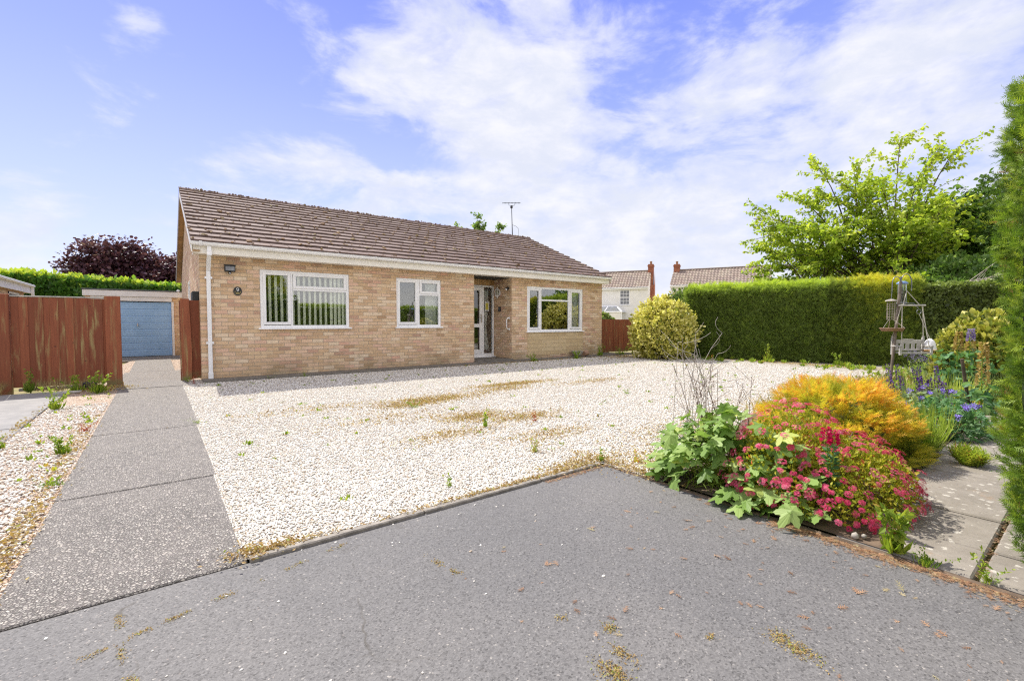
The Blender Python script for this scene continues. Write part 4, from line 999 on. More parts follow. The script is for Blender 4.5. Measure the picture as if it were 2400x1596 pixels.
# shrubs as domes of leaves
def bush(name, label, cat, c, R, n, size, mat, tpl, tone0=.5, group=None, rough=.12, stem=True, seed=0, zc=.0, inner=True, topt=.1, upd=.35, smin=.82, tn=.18, fr=3.0):
    root = thing(name, (c[0], c[1], 0), label, cat, group)
    c = np.array(c, float); R = np.array(R, float)
    d = unit(rng.normal(size=(n, 3))); d[:, 2] = np.where(d[:, 2] < zc, -d[:, 2]*.6, d[:, 2]); d = unit(d)
    rad = rng.uniform(smin, 1.0, n)+wob(d*fr, 1.3, seed)*rough+wob(d*fr*3, 1.3, seed+2)*rough*.5
    P = c+d*R*rad[:, None]; P[:, 2] = np.maximum(P[:, 2], .015)
    D = d*.8+rv(n, .5)+np.array([0, 0, upd]); N = d+rv(n, .6)+np.array([0, 0, .3])
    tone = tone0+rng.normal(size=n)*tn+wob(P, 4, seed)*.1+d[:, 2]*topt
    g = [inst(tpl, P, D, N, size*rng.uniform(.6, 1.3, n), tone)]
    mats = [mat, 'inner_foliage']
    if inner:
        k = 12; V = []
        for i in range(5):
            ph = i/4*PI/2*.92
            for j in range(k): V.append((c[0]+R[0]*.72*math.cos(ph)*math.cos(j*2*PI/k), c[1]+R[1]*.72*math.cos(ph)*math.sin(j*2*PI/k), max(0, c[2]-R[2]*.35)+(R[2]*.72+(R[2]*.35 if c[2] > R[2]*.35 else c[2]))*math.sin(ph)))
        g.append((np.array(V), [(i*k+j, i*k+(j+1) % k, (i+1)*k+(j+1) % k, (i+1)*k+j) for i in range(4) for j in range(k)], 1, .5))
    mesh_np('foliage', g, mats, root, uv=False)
    if stem:
        b = MB()
        for i in range(6):
            e = c+R*unit(np.array([rng.normal(), rng.normal(), 1.5]))*.6
            b.tube([(c[0]+rng.normal()*.05, c[1]+rng.normal()*.05, -.02), (c+e)/2*np.array([1, 1, .6]), e], [.02, .014, .006], 5)
        b.build('stem', 'bark', root)
    return root
bush('variegated_bush', 'large rounded yellow variegated bush at the corner beyond the gravel', 'bush', (12.35, 8.45, .82), (.92, .92, .95), 15000, .085, 'variegated', BROAD, .74, rough=.26, zc=-.85, fr=4.5, tn=.25, seed=3)
bush('pale_shrub', 'pale flecked shrub showing above the low side fence', 'bush', (12.9, 11.9, .7), (1.0, .8, .85), 5000, .10, 'pale_shrub', BROAD, .5, zc=-.3, seed=4)
bush('climbing_rose', 'loose leafy rose bush between the hedge and distant houses', 'bush', (16.6, 9.9, 1.3), (1.1, 1.5, 1.15), 6500, .10, 'rose_leaf', BROAD, .5, rough=.22, zc=-.3, seed=5)
bush('climbing_rose', 'pale tangled shrub topping the left end of the clipped hedge', 'bush', (17.6, 8.6, 1.35), (.8, 1.2, 1.05), 4500, .09, 'pale_shrub', BROAD, .45, rough=.22, zc=-.3, seed=6)
bush('golden_shrub', 'golden green leafy shrub between the lupins and the right hedge', 'bush', (10.2, 1.20, .42), (.75, .62, .82), 6500, .085, 'variegated', BROAD, .38, rough=.12, zc=-.3, seed=7)
# leafy edge above the hedge foot of the trees
bush('ivy_shrub', 'dark glossy shrub under the lime green tree', 'bush', (19.0, 6.2, 1.3), (1.6, 2.3, 1.25), 9000, .11, 'dark_leaf', BROAD, .5, rough=.18, zc=-.3, seed=8)
bush('ivy_shrub', 'dark leafy shrub above the ivy hedge near bare twigs', 'bush', (19.5, 2.6, 1.6), (1.6, 2.2, 1.5), 9000, .12, 'dark_leaf', BROAD, .55, rough=.2, zc=-.3, seed=9)
# reflected golden conifer across the road
bush('golden_conifer', 'golden conifer across the road, visible only as a window reflection', 'tree', (4.7, -6.2, 1.8), (1.0, 1.0, 2.4), 2500, .28, 'gold_cypress', SPRIG, .6, zc=-.8)
# bare twig heap on the ivy hedge
tw = thing('bare_twigs', (16.9, 1.8, 2.0), 'tangle of bare grey brown twigs on top of the ivy hedge', 'twigs')
b = MB()
for i in range(90):
    p = np.array([rng.uniform(16.1, 17.0), rng.uniform(1.2, 2.4), rng.uniform(1.75, 2.15)]); d = unit(np.array([.3, -.9, .45])+rng.normal(size=3)*.35); l = rng.uniform(.3, .9)
    b.tube([p, p+d*l*.5+rng.normal(size=3)*.03, p+d*l], [.010, .008, .003], 4, cap=False, r=rng.random())
b.build('twig', 'pale_bark', tw)

# =================================================================== HOUSES BEHIND
def far_house(label, A, B, eave_dz, depth, ridge_z, wall_h, wmat, left_ext, right_ext, chim_at, chim_top, brick_gable=None, windows=(), cons=None):
    """A: right ridge end, B: left ridge end (xy); local x runs B->A, facade faces -y local"""
    A = np.array(A[:2], float); B = np.array(B[:2], float); u = A-B; L = np.linalg.norm(u); u /= L; ang = math.atan2(u[1], u[0])
    R_ = thing('distant_house', (float(A[0]), float(A[1]), 0), label, 'house', 'houses beyond the hedge', rz=ang)
    def bl(bb, name, mat, smooth=False, par=None):
        o = mesh_np(name, bb.g, mat, par or R_, smooth, local=False); return o
    x0, x1 = -L-left_ext, right_ext; D = depth; ez = wall_h
    b = MB(); b.box(x0, x1, -D+.25, D-.25, -.05, ez-.02)
    for X in (x0, x1): b.poly([(X, -D+.25, ez-.02), (X, D-.25, ez-.02), (X, 0, ridge_z-.1)])
    bl(b, 'wall', wmat)
    # pantiles: real corrugation
    nx = int((x1-x0)/.075); rows = int(math.hypot(D, ridge_z-ez)/.33)
    for sg in ((-1, 1)):
        V = []; rn_ = []
        for j in range(rows+1):
            for e in ((0, 1) if 0 < j < rows else (0,)):
                t = j/rows; lift = .05 if (e == 1 or j == 0) else 0.0
                for i in range(nx+1):
                    X = x0-.06+(x1-x0+.12)*i/nx; wv = .035*math.sin(i*PI/2)
                    V.append((X, sg*(D-t*D), ez+t*(ridge_z-ez)+wv+lift*(1 if e else (1 if j == 0 else 0))))
        nr = len(V)//(nx+1); W_ = nx+1
        F = [(j*W_+i, j*W_+i+1, (j+1)*W_+i+1, (j+1)*W_+i) for j in range(nr-1) for i in range(nx)]
        if sg > 0: F = [f[::-1] for f in F]
        b = MB(); b.g.append((np.array(V), F, 0, .5)); rr_ = bl(b, 'roof', 'pantile')
    b = MB(); b.box(x0-.07, x1+.07, -.11, .11, ridge_z-.02, ridge_z+.10, bev=.03); bl(b, 'ridge_tile', 'pantile')
    b = MB(); b.box(x0-.05, x1+.05, -D+.06, -D+.12, ez-.22, ez-.02); b.box(x0-.05, x1+.05, -D-.06, -D+.055, ez-.10, ez-.0, bev=.02); bl(b, 'gutter', 'white_plastic')
    b = MB(); cx0, cx1 = chim_at; zb = ez-2 if brick_gable else ridge_z-.8
    b.box(cx0, cx1, -.30, .30, zb, chim_top-.30); b.box(cx0-.05, cx1+.05, -.35, .35, chim_top-.55, chim_top-.42)
    ch = bl(b, 'chimney', 'red_brick')
    b = MB(); b.lathe(((cx0+cx1)/2, 0, chim_top-.30), [(.13, 0), (.11, .25), (.14, .27), (.14, .32), (.10, .32)], 10); bl(b, 'chimney_pot', 'terracotta', True, ch)
    if brick_gable: b = MB(); b.box(*brick_gable, -.55, .55, -.05, ez+.35); b.poly([(brick_gable[1], -.55, ez+.35), (brick_gable[1], .55, ez+.35), (brick_gable[1], 0, ridge_z)]); bl(b, 'chimney_breast', 'red_brick')
    for (wx, wz, ww, wh, nc) in windows:
        b = MB(); y = -D+.25
        b.box(wx, wx+ww, y-.02, y+.05, wz, wz+wh)
        fr = bl(b, 'window', 'white_plastic')
        b = MB(); cw = (ww-.12)/nc
        for i in range(nc):
            for j in range(4):
                ch_ = (wh-.16)/4
                b.box(wx+.06+i*cw+.02, wx+.06+(i+1)*cw-.02, y-.03, y-.022, wz+.05+j*ch_+.02+(.06 if j > 1 else 0), wz+.05+(j+1)*ch_-.02+(.06 if j > 1 else 0))
        bl(b, 'pane', 'lead', par=fr)
        b = MB(); b.box(wx-.05, wx+ww+.05, y-.08, y+.02, wz-.05, wz-.002); bl(b, 'sill', 'white_plastic', par=fr)
    if cons:
        cxa, cxb, zt, ze, dd = cons; y = -D+.25
        fr = MB()
        pts = [(cxa, y-.3, zt), (cxb-.9, y-.3, zt), (cxb, y-dd, ze), (cxa, y-dd, ze)]
        g_ = MB(); g_.poly([(cxa, y-dd, ze), (cxb, y-dd, ze), (cxb-.9, y-.6, zt), (cxa, y-.6, zt)]); g_.poly([(cxb, y-dd, ze), (cxb, y, ze), (cxb-.9, y-.6, zt)])
        g_.poly([(cxa, y-.01, zt-.3), (cxa, y-.6, zt), (cxb-.9, y-.6, zt), (cxb, y-.01, ze)])
        bl(g_, 'conservatory_glass', 'cons_glass')
        fr.tube([(cxa, y-.6, zt+.03), (cxb-.9, y-.6, zt+.03)], .07, 6); fr.tube([(cxb-.9, y-.6, zt+.03), (cxb, y-dd, ze+.03)], .06, 6); fr.tube([(cxa, y-dd, ze), (cxb, y-dd, ze)], .07, 6)
        k = cxa
        while k < cxb-.95: fr.tube([(k, y-.6, zt+.03), (k, y-dd, ze+.03)], .045, 6); k += 1.0
        for k in (cxa, cxa+2, cxb-.05): fr.tube([(k, y-dd, -.05), (k, y-dd, ze)], .06, 6)
        bl(fr, 'conservatory_frame', 'white_plastic')
        w_ = MB(); w_.box(cxa, cxb, y-dd, y-dd+.06, -.05, ze-.1); bl(w_, 'conservatory_wall', 'render_wall')
    return R_
far_house('cream rendered two storey house with pantile roof and red brick chimney on its right gable', (42.5, 30.7), (39.8, 35.5), 0, 2.6, 6.66, 4.75, 'render_wall', 5.0, .0, (-.28, .28), 7.65, brick_gable=(-.05, .40),
    windows=((-2.9, 2.95, 1.05, 1.55, 3), (-6.6, 2.2, 1.05, 1.55, 3)), cons=(-8.0, -2.2, 2.75, 2.15, 2.6))
far_house('rendered house with long pantile roof and chimney at its left end, over the hedge', (48.4, 21.05), (44.7, 29.06), 0, 2.6, 6.70, 4.9, 'render_wall', .2, .1, (-9.05, -8.45), 7.65)

# =================================================================== BIRD FEEDER POLE
BP = thing('feeder_pole', (8.89, 2.08, 0), 'rusty leaning bird feeder pole with curved hooks in the flower bed', 'pole')
pb0, pt0 = np.array([8.89, 2.08, -.05]), np.array([9.08, 2.02, 1.74])
MB().tube([pb0, pt0], .021, 10).build('pole', 'rust_pipe', BP, True)
va = unit(np.array([.80, -.60, 0]))  # screen-right-ish horizontal
def hook(s_, h, w, drop):
    return [pt0+(0, 0, -.08)]+[pt0+va*s_*w*(.5-.5*math.cos(a))+np.array([0, 0, -.02+h*math.sin(a)]) for a in np.linspace(.2, PI, 8)]+[pt0+va*s_*w+np.array([0, 0, -drop])]
b = MB(); b.tube(hook(1, .14, .17, .14), .007, 6); b.tube(hook(-1, .10, .13, .14), .007, 6)
b.tube([pt0+(0, 0, -.08), pt0+(0, 0, .08)], .009, 6)
lo = pb0+(pt0-pb0)*.76
b.tube([lo, lo+va*.12+(0, 0, .10), lo+va*.24+(0, 0, .10), lo+va*.32+(0, 0, .02)], .006, 6)
b.tube([lo+va*.33+np.array([.80*.035*math.cos(a), -.6*.035*math.cos(a), .035*math.sin(a)-.03]) for a in np.linspace(0, 2*PI, 13)], .005, 5)
b.build('hook', 'galvanised', BP, True)
# swing seat feeder
SW = thing('swing_seat_feeder', (9.14, 1.92, .65), 'miniature grey wooden swing bench feeder hanging on ropes from the pole', 'bird feeder', 'bird feeders hanging from the leaning pole')
ap = np.array([9.15, 1.96, 1.60]); ori = np.array([9.155, 1.905, 0]); nn_ = np.array([.60, .80, 0])  # depth direction (away)
def Q(u, w, z): return ori+va*u*1.28+nn_*w+np.array([0, 0, z])
def bar(b, p, q, w, h): # rectangular bar between points, simple
    b.tube([p, q], max(w, h)/1.6, 4)
def obox(b, u0, u1, w0, w1, z0, z1, bev=.003):
    def rot(v): return ori+v[:, :1]*va*1.28+v[:, 1:2]*nn_+np.c_[np.zeros((len(v), 2)), v[:, 2]]
    b.box(u0, u1, w0, w1, z0, z1, rot=rot, bev=bev)
b = MB(); b.tube([Q(-.16, -.02, 1.375), Q(.16, -.02, 1.375)], .014, 8); b.build('spreader_bar', 'grey_wood', SW)
b = MB()
b.tube([ap, Q(-.11, -.02, 1.38)], .006, 5); b.tube([ap, Q(.09, -.02, 1.38)], .006, 5)
for sg in (-1, 1):
    b.tube([Q(sg*.12, -.02, 1.37), Q(sg*.165, -.10, .74)], .006, 5); b.tube([Q(sg*.13, -.02, 1.37), Q(sg*.19, .04, .87)], .006, 5)
b.build('rope', 'rope', SW)
b = MB()
obox(b, -.17, .17, -.12, -.09, .64, .665); obox(b, -.17, .17, -.085, -.05, .645, .66); obox(b, -.17, .17, -.045, -.01, .645, .66); obox(b, -.17, .17, -.005, .03, .645, .66)
b.build('seat', 'grey_wood', SW)
b = MB(); obox(b, -.17, .17, .03, .045, .79, .85); obox(b, -.17, .17, .03, .045, .68, .71)
for k_ in np.linspace(-.135, .135, 5): obox(b, k_-.022, k_+.022, .032, .043, .705, .80)
obox(b, -.07, .07, .031, .044, .85, .862)
b.build('backrest', 'grey_wood', SW)
for sg in (-1, 1):
    b = MB()
    obox(b, sg*.185-.013, sg*.185+.013, .025, .050, .62, .88); obox(b, sg*.185-.013, sg*.185+.013, -.125, -.10, .62, .75); obox(b, sg*.185-.016, sg*.185+.016, -.13, .05, .745, .765)
    b.tube([Q(sg*.185, .035, .88), Q(sg*.185, .035, .905)], [.012, .018], 8)
    b.build('arm', 'grey_wood', SW)
# peanut cage feeder
NF = thing('peanut_feeder', (8.95, 2.10, 1.15), 'empty wire cage nut feeder hanging left of the pole', 'bird feeder', 'bird feeders hanging from the leaning pole')
c_ = np.array([8.955, 2.10, 0]); b = MB(); rr = .050
for j in range(10):
    a = j*2*PI/10; b.tube([c_+(rr*math.cos(a), rr*math.sin(a), 1.16), c_+(rr*math.cos(a), rr*math.sin(a), 1.44)], .0018, 4)
for zz in np.linspace(1.16, 1.44, 8): b.tube([c_+(rr*math.cos(a), rr*math.sin(a), zz) for a in np.linspace(0, 2*PI, 13)], .0018, 4)
b.build('wire_cage', 'pale_bark', NF)
b = MB().lathe((c_[0], c_[1], 1.44), [(.075, 0), (.07, .015), (.03, .03), (0, .035)], 14); b.build('lid', 'stone_pot', NF, True)
MB().tube([c_+(0, 0, 1.475), pt0-va*.13+(0, 0, -.12)], .004, 4).build('hanger', 'galvanised', NF)
# hanging tray feeder
TF = thing('tray_feeder', (8.96, 2.10, 1.0), 'shallow round tray feeder hanging from chains below the wire cage', 'bird feeder', 'bird feeders hanging from the leaning pole')
b = MB().lathe((8.96, 2.08, .98), [(0, 0), (.13, .0), (.155, .045), (.16, .05), (.15, .048), (.125, .01), (0, .008)], 20); b.build('tray', 'terracotta', TF, True)
b = MB()
for j in range(3):
    a = j*2*PI/3+2.6; b.tube([(8.96+.155*math.cos(a), 2.08+.155*math.sin(a), 1.03), c_+(.03*math.cos(a), .03*math.sin(a), 1.16)], .0035, 4)
b.build('chain', 'rope', TF)
# seed tube feeder
SF = thing('seed_feeder', (9.13, 1.98, 1.5), 'clear tube seed feeder with blue lid half full of dark seed', 'bird feeder', 'bird feeders hanging from the leaning pole')
sx, sy = 9.17, 2.02
MB().lathe((sx, sy, 1.43), [(.055, 0), (.055, .28)], 16).build('tube', 'clear_plastic', SF, True)
MB().lathe((sx, sy, 1.44), [(0, 0), (.048, 0), (.048, .17), (0, .18)], 16).build('seed_fill', 'seed', SF, True)
b = MB().lathe((sx, sy, 1.71), [(.072, 0), (.072, .018), (.04, .04), (0, .045)], 16); b.build('lid', 'steel_blue', SF, True)
b = MB().lathe((sx, sy, 1.405), [(0, 0), (.065, 0), (.065, .022), (0, .025)], 16); b.build('base', 'lead', SF, True)
# bell shaped bottle feeder
BF = thing('dome_feeder', (9.40, 1.72, .7), 'white bell shaped feeder over a shallow saucer, right of the swing bench', 'bird feeder', 'bird feeders hanging from the leaning pole')
bx, by = 9.42, 1.72
b = MB().lathe((bx, by, .70), [(.088, 0), (.075, .05), (.070, .09), (.055, .13), (.02, .165), (.0, .17)], 16); b.build('dome', 'white_plastic', BF, True)
b = MB().lathe((bx, by, .655), [(0, 0), (.06, 0), (.115, .035), (.11, .037), (0, .012)], 16); b.build('saucer', 'cone_brown', BF, True)
lp = lo+va*.33
b = MB().tube([(bx, by, .865), (lp[0], lp[1], lp[2]-.06)], .0035, 4); b.build('wire', 'rope', BF)

# =================================================================== FRONT FLOWER BED
# Japanese anemone clump
AN = thing('anemone_clump', (3.05, 1.65, 0), 'clump of large lobed green anemone leaves spilling over the tarmac edge', 'plant')
n = 300
c = np.array([3.04, 1.62, .02]); R = np.array([.33, .50, .50])
d = unit(rng.normal(size=(n, 3))); d[:, 2] = abs(d[:, 2]); rad = rng.uniform(.6, 1.05, n)
P = c+d*R*rad[:, None]; P[:, 2] = np.maximum(P[:, 2], .03)
extra_ = np.array([[2.80, 1.22, .10], [2.74, 1.30, .05], [2.86, 1.12, .12], [2.80, 1.06, .10], [2.95, 1.15, .30], [2.78, 1.38, .08], [2.84, 1.28, .18], [2.95, 1.02, .20], [2.9, 1.22, .22], [2.76, 1.16, .04], [3.02, 1.12, .36], [2.86, 1.0, .06], [3.0, 1.2, .42]])
ex2 = np.concatenate([extra_+rng.normal(size=extra_.shape)*.03 for _ in range(3)]); P = np.r_[P, ex2]; d = np.r_[d, np.tile(unit(np.array([-.8, -.1, .5])), (len(ex2), 1))]; n = len(P)
P[:, 2] = np.maximum(P[:, 2], .03)
D = d*np.array([1, 1, .15])+rv(n, .35)+np.array([-.15, 0, -.22]); N = d*.5+np.array([-.1, 0, .9])+rv(n, .3)
mesh_np('leaf', [inst(LOBED, P-unit(D)*.05, D, N, rng.uniform(.10, .175, n), .56+rng.normal(size=n)*.24)], 'anemone_leaf', AN, uv=False)
b = MB()
for i in range(0, n, 2):
    q = P[i]-unit(D[i])*.05; s0 = np.array([3.06+rng.normal()*.08, 1.62+rng.normal()*.12, 0]); b.tube([s0, (s0+q)/2+(0, 0, .06), q], .0022, 4, cap=False)
b.build('stalk', 'weed_leaf', AN)
# dead seed stems
DS = thing('dead_stems', (3.10, 1.75, 0), 'tall thin dry brown flower stems rising from the anemone clump', 'dead stems')
b = MB()
for i in range(17):
    s0 = np.array([3.12+rng.normal()*.05, 1.72+rng.normal()*.09, .15]); hgt = rng.uniform(.55, .98); ln = rng.normal(size=2)*.12+np.array([0, .08])
    m_ = s0+np.array([ln[0]*.3, ln[1]*.3, hgt*.5]); e = np.array([s0[0]+ln[0], s0[1]+ln[1], hgt])
    b.tube(bez(s0, m_, e, 7), np.linspace(.0030, .0013, 7), 4, cap=False)
    for k_ in range(5):
        u_ = rng.uniform(.35, 1); p = bez(s0, m_, e, 11)[int(u_*10)]
        q = p+np.array([rng.normal()*.05, rng.normal()*.06, rng.uniform(.03, .12)]); b.tube([p, q], .0013, 3, cap=False)
        b.lathe(tuple(q), [(0, -.004), (.004, 0), (0, .004)], 5)
b.build('stem', 'dead_stem', DS)
# pale bent stalks further back
DS2 = thing('dead_stems', (3.4, 1.95, 0), 'pale leafless arching stalks standing above the dead flower stems', 'dead stems')
b = MB()
for i in range(10):
    s0 = np.array([3.40+rng.normal()*.07, 2.02+rng.normal()*.10, .05]); hgt = rng.uniform(.80, 1.02); e = s0+np.array([rng.normal()*.12, rng.normal()*.16, hgt])
    m_ = s0+np.array([rng.normal()*.06, rng.normal()*.06, hgt*.6]); pts_ = bez(s0, m_, e, 8); b.tube(pts_, np.linspace(.0030, .0018, 8), 4, cap=False)
    for k_ in range(3):
        p = pts_[rng.integers(4, 8)]; q = p+np.array([rng.normal()*.05, rng.normal()*.09, rng.uniform(-.02, .10)]); r_ = q+np.array([rng.normal()*.02, rng.normal()*.03, .06]); b.tube(bez(p, q, r_, 5), .0013, 4, cap=False)
b.build('stem', 'pale_stem', DS2)

# spiraea with pink flower heads
def spiraea():
    root = thing('spiraea_bush', (3.42, 1.08, 0), 'low mound of yellow green spiraea covered in pink flower heads', 'bush')
    c = np.array([3.38, 1.13, .02]); R = np.array([.62, .48, .56])
    def surf(n, lo=.8, hi=1.04, zmin=0.0):
        w_ = (rng.random(n) < .48)[:, None]; c = np.where(w_, [3.30, 1.27, .02], [3.40, 1.02, .02]); R = np.where(w_, [.52, .33, .53], [.58, .37, .37])
        d = unit(rng.normal(size=(n, 3))*np.array([1, 1, 1.0])); d[:, 2] = np.abs(d[:, 2]); rad = rng.uniform(lo, hi, n)+wob(d*3.5, 1.5, 2)*.07
        P = c+d*R*rad[:, None]; P[:, 2] = np.maximum(P[:, 2], .02); return P, d
    P, d = surf(17000, .62, 1.02); k_ = wob(P, 10, 9) > -.42; P, d = P[k_], d[k_]; n = len(P)
    D = d*.6+rv(n, .6)+np.array([0, 0, .3]); N = d+rv(n, .6)
    tone = .50+rng.normal(size=n)*.2+wob(P, 12, 1)*.15+np.where(rng.random(n) < .05, .4, 0)
    g = inst(LEAF, P, D, N, rng.uniform(.018, .038, n), tone)
    mesh_np('foliage', [g], 'spiraea_leaf', root, uv=False)
    # flower heads: clusters of tiny florets over flat domes
    C_, dd = surf(900, 1.02, 1.12); keep = wob(C_, 9, 5)+rng.normal(size=len(C_))*.4 > -.30; C_, dd = C_[keep], dd[keep]
    nf = 30; k = len(C_)
    hd = unit(dd+np.array([0, 0, .5])+rv(k, .2)); rad = rng.uniform(.012, .026, k)
    q = unit(rng.normal(size=(k, nf, 3))); s = np.sign(np.einsum('kni,ki->kn', q, hd))[..., None]; q = q*s
    PP = C_[:, None]+q*rad[:, None, None]-hd[:, None]*((np.einsum('kni,ki->kn', q, hd)*rad[:, None]*.45)[..., None])
    PP = PP.reshape(-1, 3); n = len(PP); hn = np.repeat(hd, nf, 0)
    base = np.repeat(rng.normal(size=k)*.2+.5, nf)
    g = inst(PETAL5, PP, np.cross(hn, rv(n)), q.reshape(-1, 3)*.6+hn, .0062, base+rng.normal(size=n)*.18)
    mesh_np('flower_head', [g], 'pink_petal', root, uv=False)
    b = MB()
    for i in range(14):
        e = c+R*unit(np.array([rng.normal(), rng.normal(), 1.2]))*.8; b.tube([(c[0]+rng.normal()*.04, c[1]+rng.normal()*.04, 0), (c+e)/2, e], [.006, .004, .002], 4)
    b.build('stem', 'dead_stem', root)
spiraea()
bush('inner_shade_shrub', 'dark leafy heart of low growth beneath the pink spiraea flowers', 'bush', (3.46, 1.06, 0), (.46, .30, .40), 1200, .03, 'spiraea_leaf', LEAF, .3, stem=False) if False else None
# magenta snapdragon
SD = thing('snapdragon', (3.02, .98, 0), 'tall snapdragon with two magenta flower spikes in front of the spiraea', 'flower')
b = MB()
for s0, e in (((3.02, .96, 0), (3.0, .975, .50)), ((3.02, .95, 0), (2.99, .935, .485))): b.tube([s0, e], [.004, .002], 5)
b.build('stem', 'weed_leaf', SD)
gs = []
for cx_, cy_, z0 in ((3.0, .978, .44), (2.99, .938, .435)):
    n = 60; zz = rng.uniform(0, .085, n); a = rng.random(n)*2*PI; r_ = .014*(1.1-zz/.12)
    P = np.c_[cx_+r_*np.cos(a), cy_+r_*np.sin(a), z0+zz]; D = np.c_[np.cos(a), np.sin(a), np.full(n, .2)]
    gs.append(inst(BROAD, P, D, rv(n), rng.uniform(.016, .026, n), rng.random(n)))
mesh_np('flower_spike', gs, 'magenta_petal', SD, uv=False)
n = 190; u_ = rng.random(n); a = rng.random(n)*2*PI
P = np.c_[3.015+.01*np.cos(a), .958+.012*np.sin(a), .06+u_*.36]; D = np.c_[np.cos(a), np.sin(a), np.full(n, .5)]
mesh_np('foliage', [inst(LEAF, P, D, np.tile([0, 0, 1.], (n, 1))+rv(n, .3), rng.uniform(.03, .06, n)*(1.25-u_*.5), .35+rng.normal(size=n)*.12)], 'lupin_leaf', SD, uv=False)

# orange golden conifer mound
def conifer():
    root = thing('orange_conifer', (4.75, 1.42, 0), 'spreading orange tipped golden conifer mound behind the pink spiraea', 'bush')
    c = np.array([4.72, 1.48, .0]); R = np.array([.66, .58, .60]); n = 11000
    d = unit(rng.normal(size=(n, 3))); d[:, 2] = np.abs(d[:, 2]); 
    lay = .11*np.sin(d[:, 2]*17+wob(d*2, 2, 1)*3)
    rad = rng.uniform(.82, 1.02, n)+lay+wob(d*4, 1.3, 7)*.06
    P = c+d*R*rad[:, None]; P[:, 2] = np.maximum(P[:, 2], .03)
    D = d*np.array([1, 1, .5])+rv(n, .35)+np.array([0, 0, .28]); N = np.tile([0, 0, 1.], (n, 1))+d*.3+rv(n, .5)
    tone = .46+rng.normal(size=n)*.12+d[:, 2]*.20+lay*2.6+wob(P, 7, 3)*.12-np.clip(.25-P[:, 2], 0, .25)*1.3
    g = [inst(SPRIG, P, D, N, .062*rng.uniform(.6, 1.35, n), tone)]
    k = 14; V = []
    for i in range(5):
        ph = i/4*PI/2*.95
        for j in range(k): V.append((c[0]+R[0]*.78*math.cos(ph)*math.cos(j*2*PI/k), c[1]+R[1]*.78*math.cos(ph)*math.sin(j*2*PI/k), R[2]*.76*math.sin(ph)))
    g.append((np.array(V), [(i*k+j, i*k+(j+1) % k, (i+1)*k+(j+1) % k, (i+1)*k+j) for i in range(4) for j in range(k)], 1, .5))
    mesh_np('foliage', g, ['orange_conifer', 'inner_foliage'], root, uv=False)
    MB().tube([(4.72, 1.42, -.05), (4.72, 1.42, .4)], [.05, .03], 8).build('trunk', 'bark', root)
conifer()

# =================================================================== MIXED BORDER
def tuft_groups(c, n, h, spread, tpl=BLADE, mat=0, lean=.45, tone=.5, w=1.0):
    a = rng.random(n)*2*PI; r_ = rng.random(n)**.7*spread
    P = np.c_[c[0]+r_*np.cos(a), c[1]+r_*np.sin(a), np.full(n, c[2])]
    D = np.c_[np.cos(a)*lean*rng.random(n), np.sin(a)*lean*rng.random(n), np.ones(n)]+rv(n, .1)
    N = np.c_[np.cos(a), np.sin(a), np.full(n, -.4)]+rv(n, .2)
    hs = h*rng.uniform(.5, 1.1, n)
    return inst(tpl, P, D, N, hs, tone+rng.normal(size=n)*.2, mat, stretch=np.tile([w, 1., 1.], (n, 1)))
def tuft(name, label, cat, c, n, h, spread, mat, tpl=BLADE, lean=.5, tone=.5, w=1.0, group=None):
    o = mesh_np(name, [tuft_groups(c, n, h, spread, tpl, 0, lean, tone, w)], mat, uv=False); return tagobj(o, label, cat, group)
tuft('grass_tuft', 'tall bright grass tuft between the orange conifer and the path', 'grass', (5.35, 1.08, 0), 380, .42, .22, 'strap_leaf', lean=.5, tone=.45, w=.5)
tuft('grass_tuft', 'arching pale green strap leaves left of the purple salvia', 'plant', (7.9, 1.75, 0), 380, .36, .30, 'strap_leaf', lean=1.0, tone=.55, w=.6)
tuft('grass_tuft', 'spiky light green strap leaved plant right of the feeder pole foot', 'plant', (8.6, 1.40, 0), 420, .46, .33, 'strap_leaf', lean=.9, tone=.75, w=.6)
tuft('fern_plant', 'small bright green ferny plant growing in the paving joint', 'weed', (5.05, .66, 0), 150, .16, .07, 'weed_leaf', SPRIG, 1.1, .6)
# lavender bank
LV = thing('lavender_bush', (10.1, 1.9, 0), 'wide grey green lavender bush with faded purple spikes by the pole', 'bush')
mesh_np('foliage', [tuft_groups((10.6, 1.55, 0), 1500, .50, .6, lean=.9, w=.35), tuft_groups((9.3, 1.15, 0), 900, .48, .45, lean=.7, w=.35)], 'lavender_leaf', LV, uv=False)
n = 260; a = rng.random(n)*2*PI; r_ = rng.random(n)**.5*.85
P = np.c_[10.6+r_*np.cos(a), 1.75+r_*.6*np.sin(a), .48+rng.uniform(-.08, .14, n)]
P = np.repeat(P, 6, 0)+np.c_[rng.normal(size=(n*6, 2))*.008, rng.uniform(0, .07, n*6)]
mesh_np('flower_spike', [inst(LEAF, P, rv(len(P), .5)+np.array([0, 0, 1.]), rv(len(P)), .022, rng.random(len(P)))], 'lavender_petal', LV, uv=False)
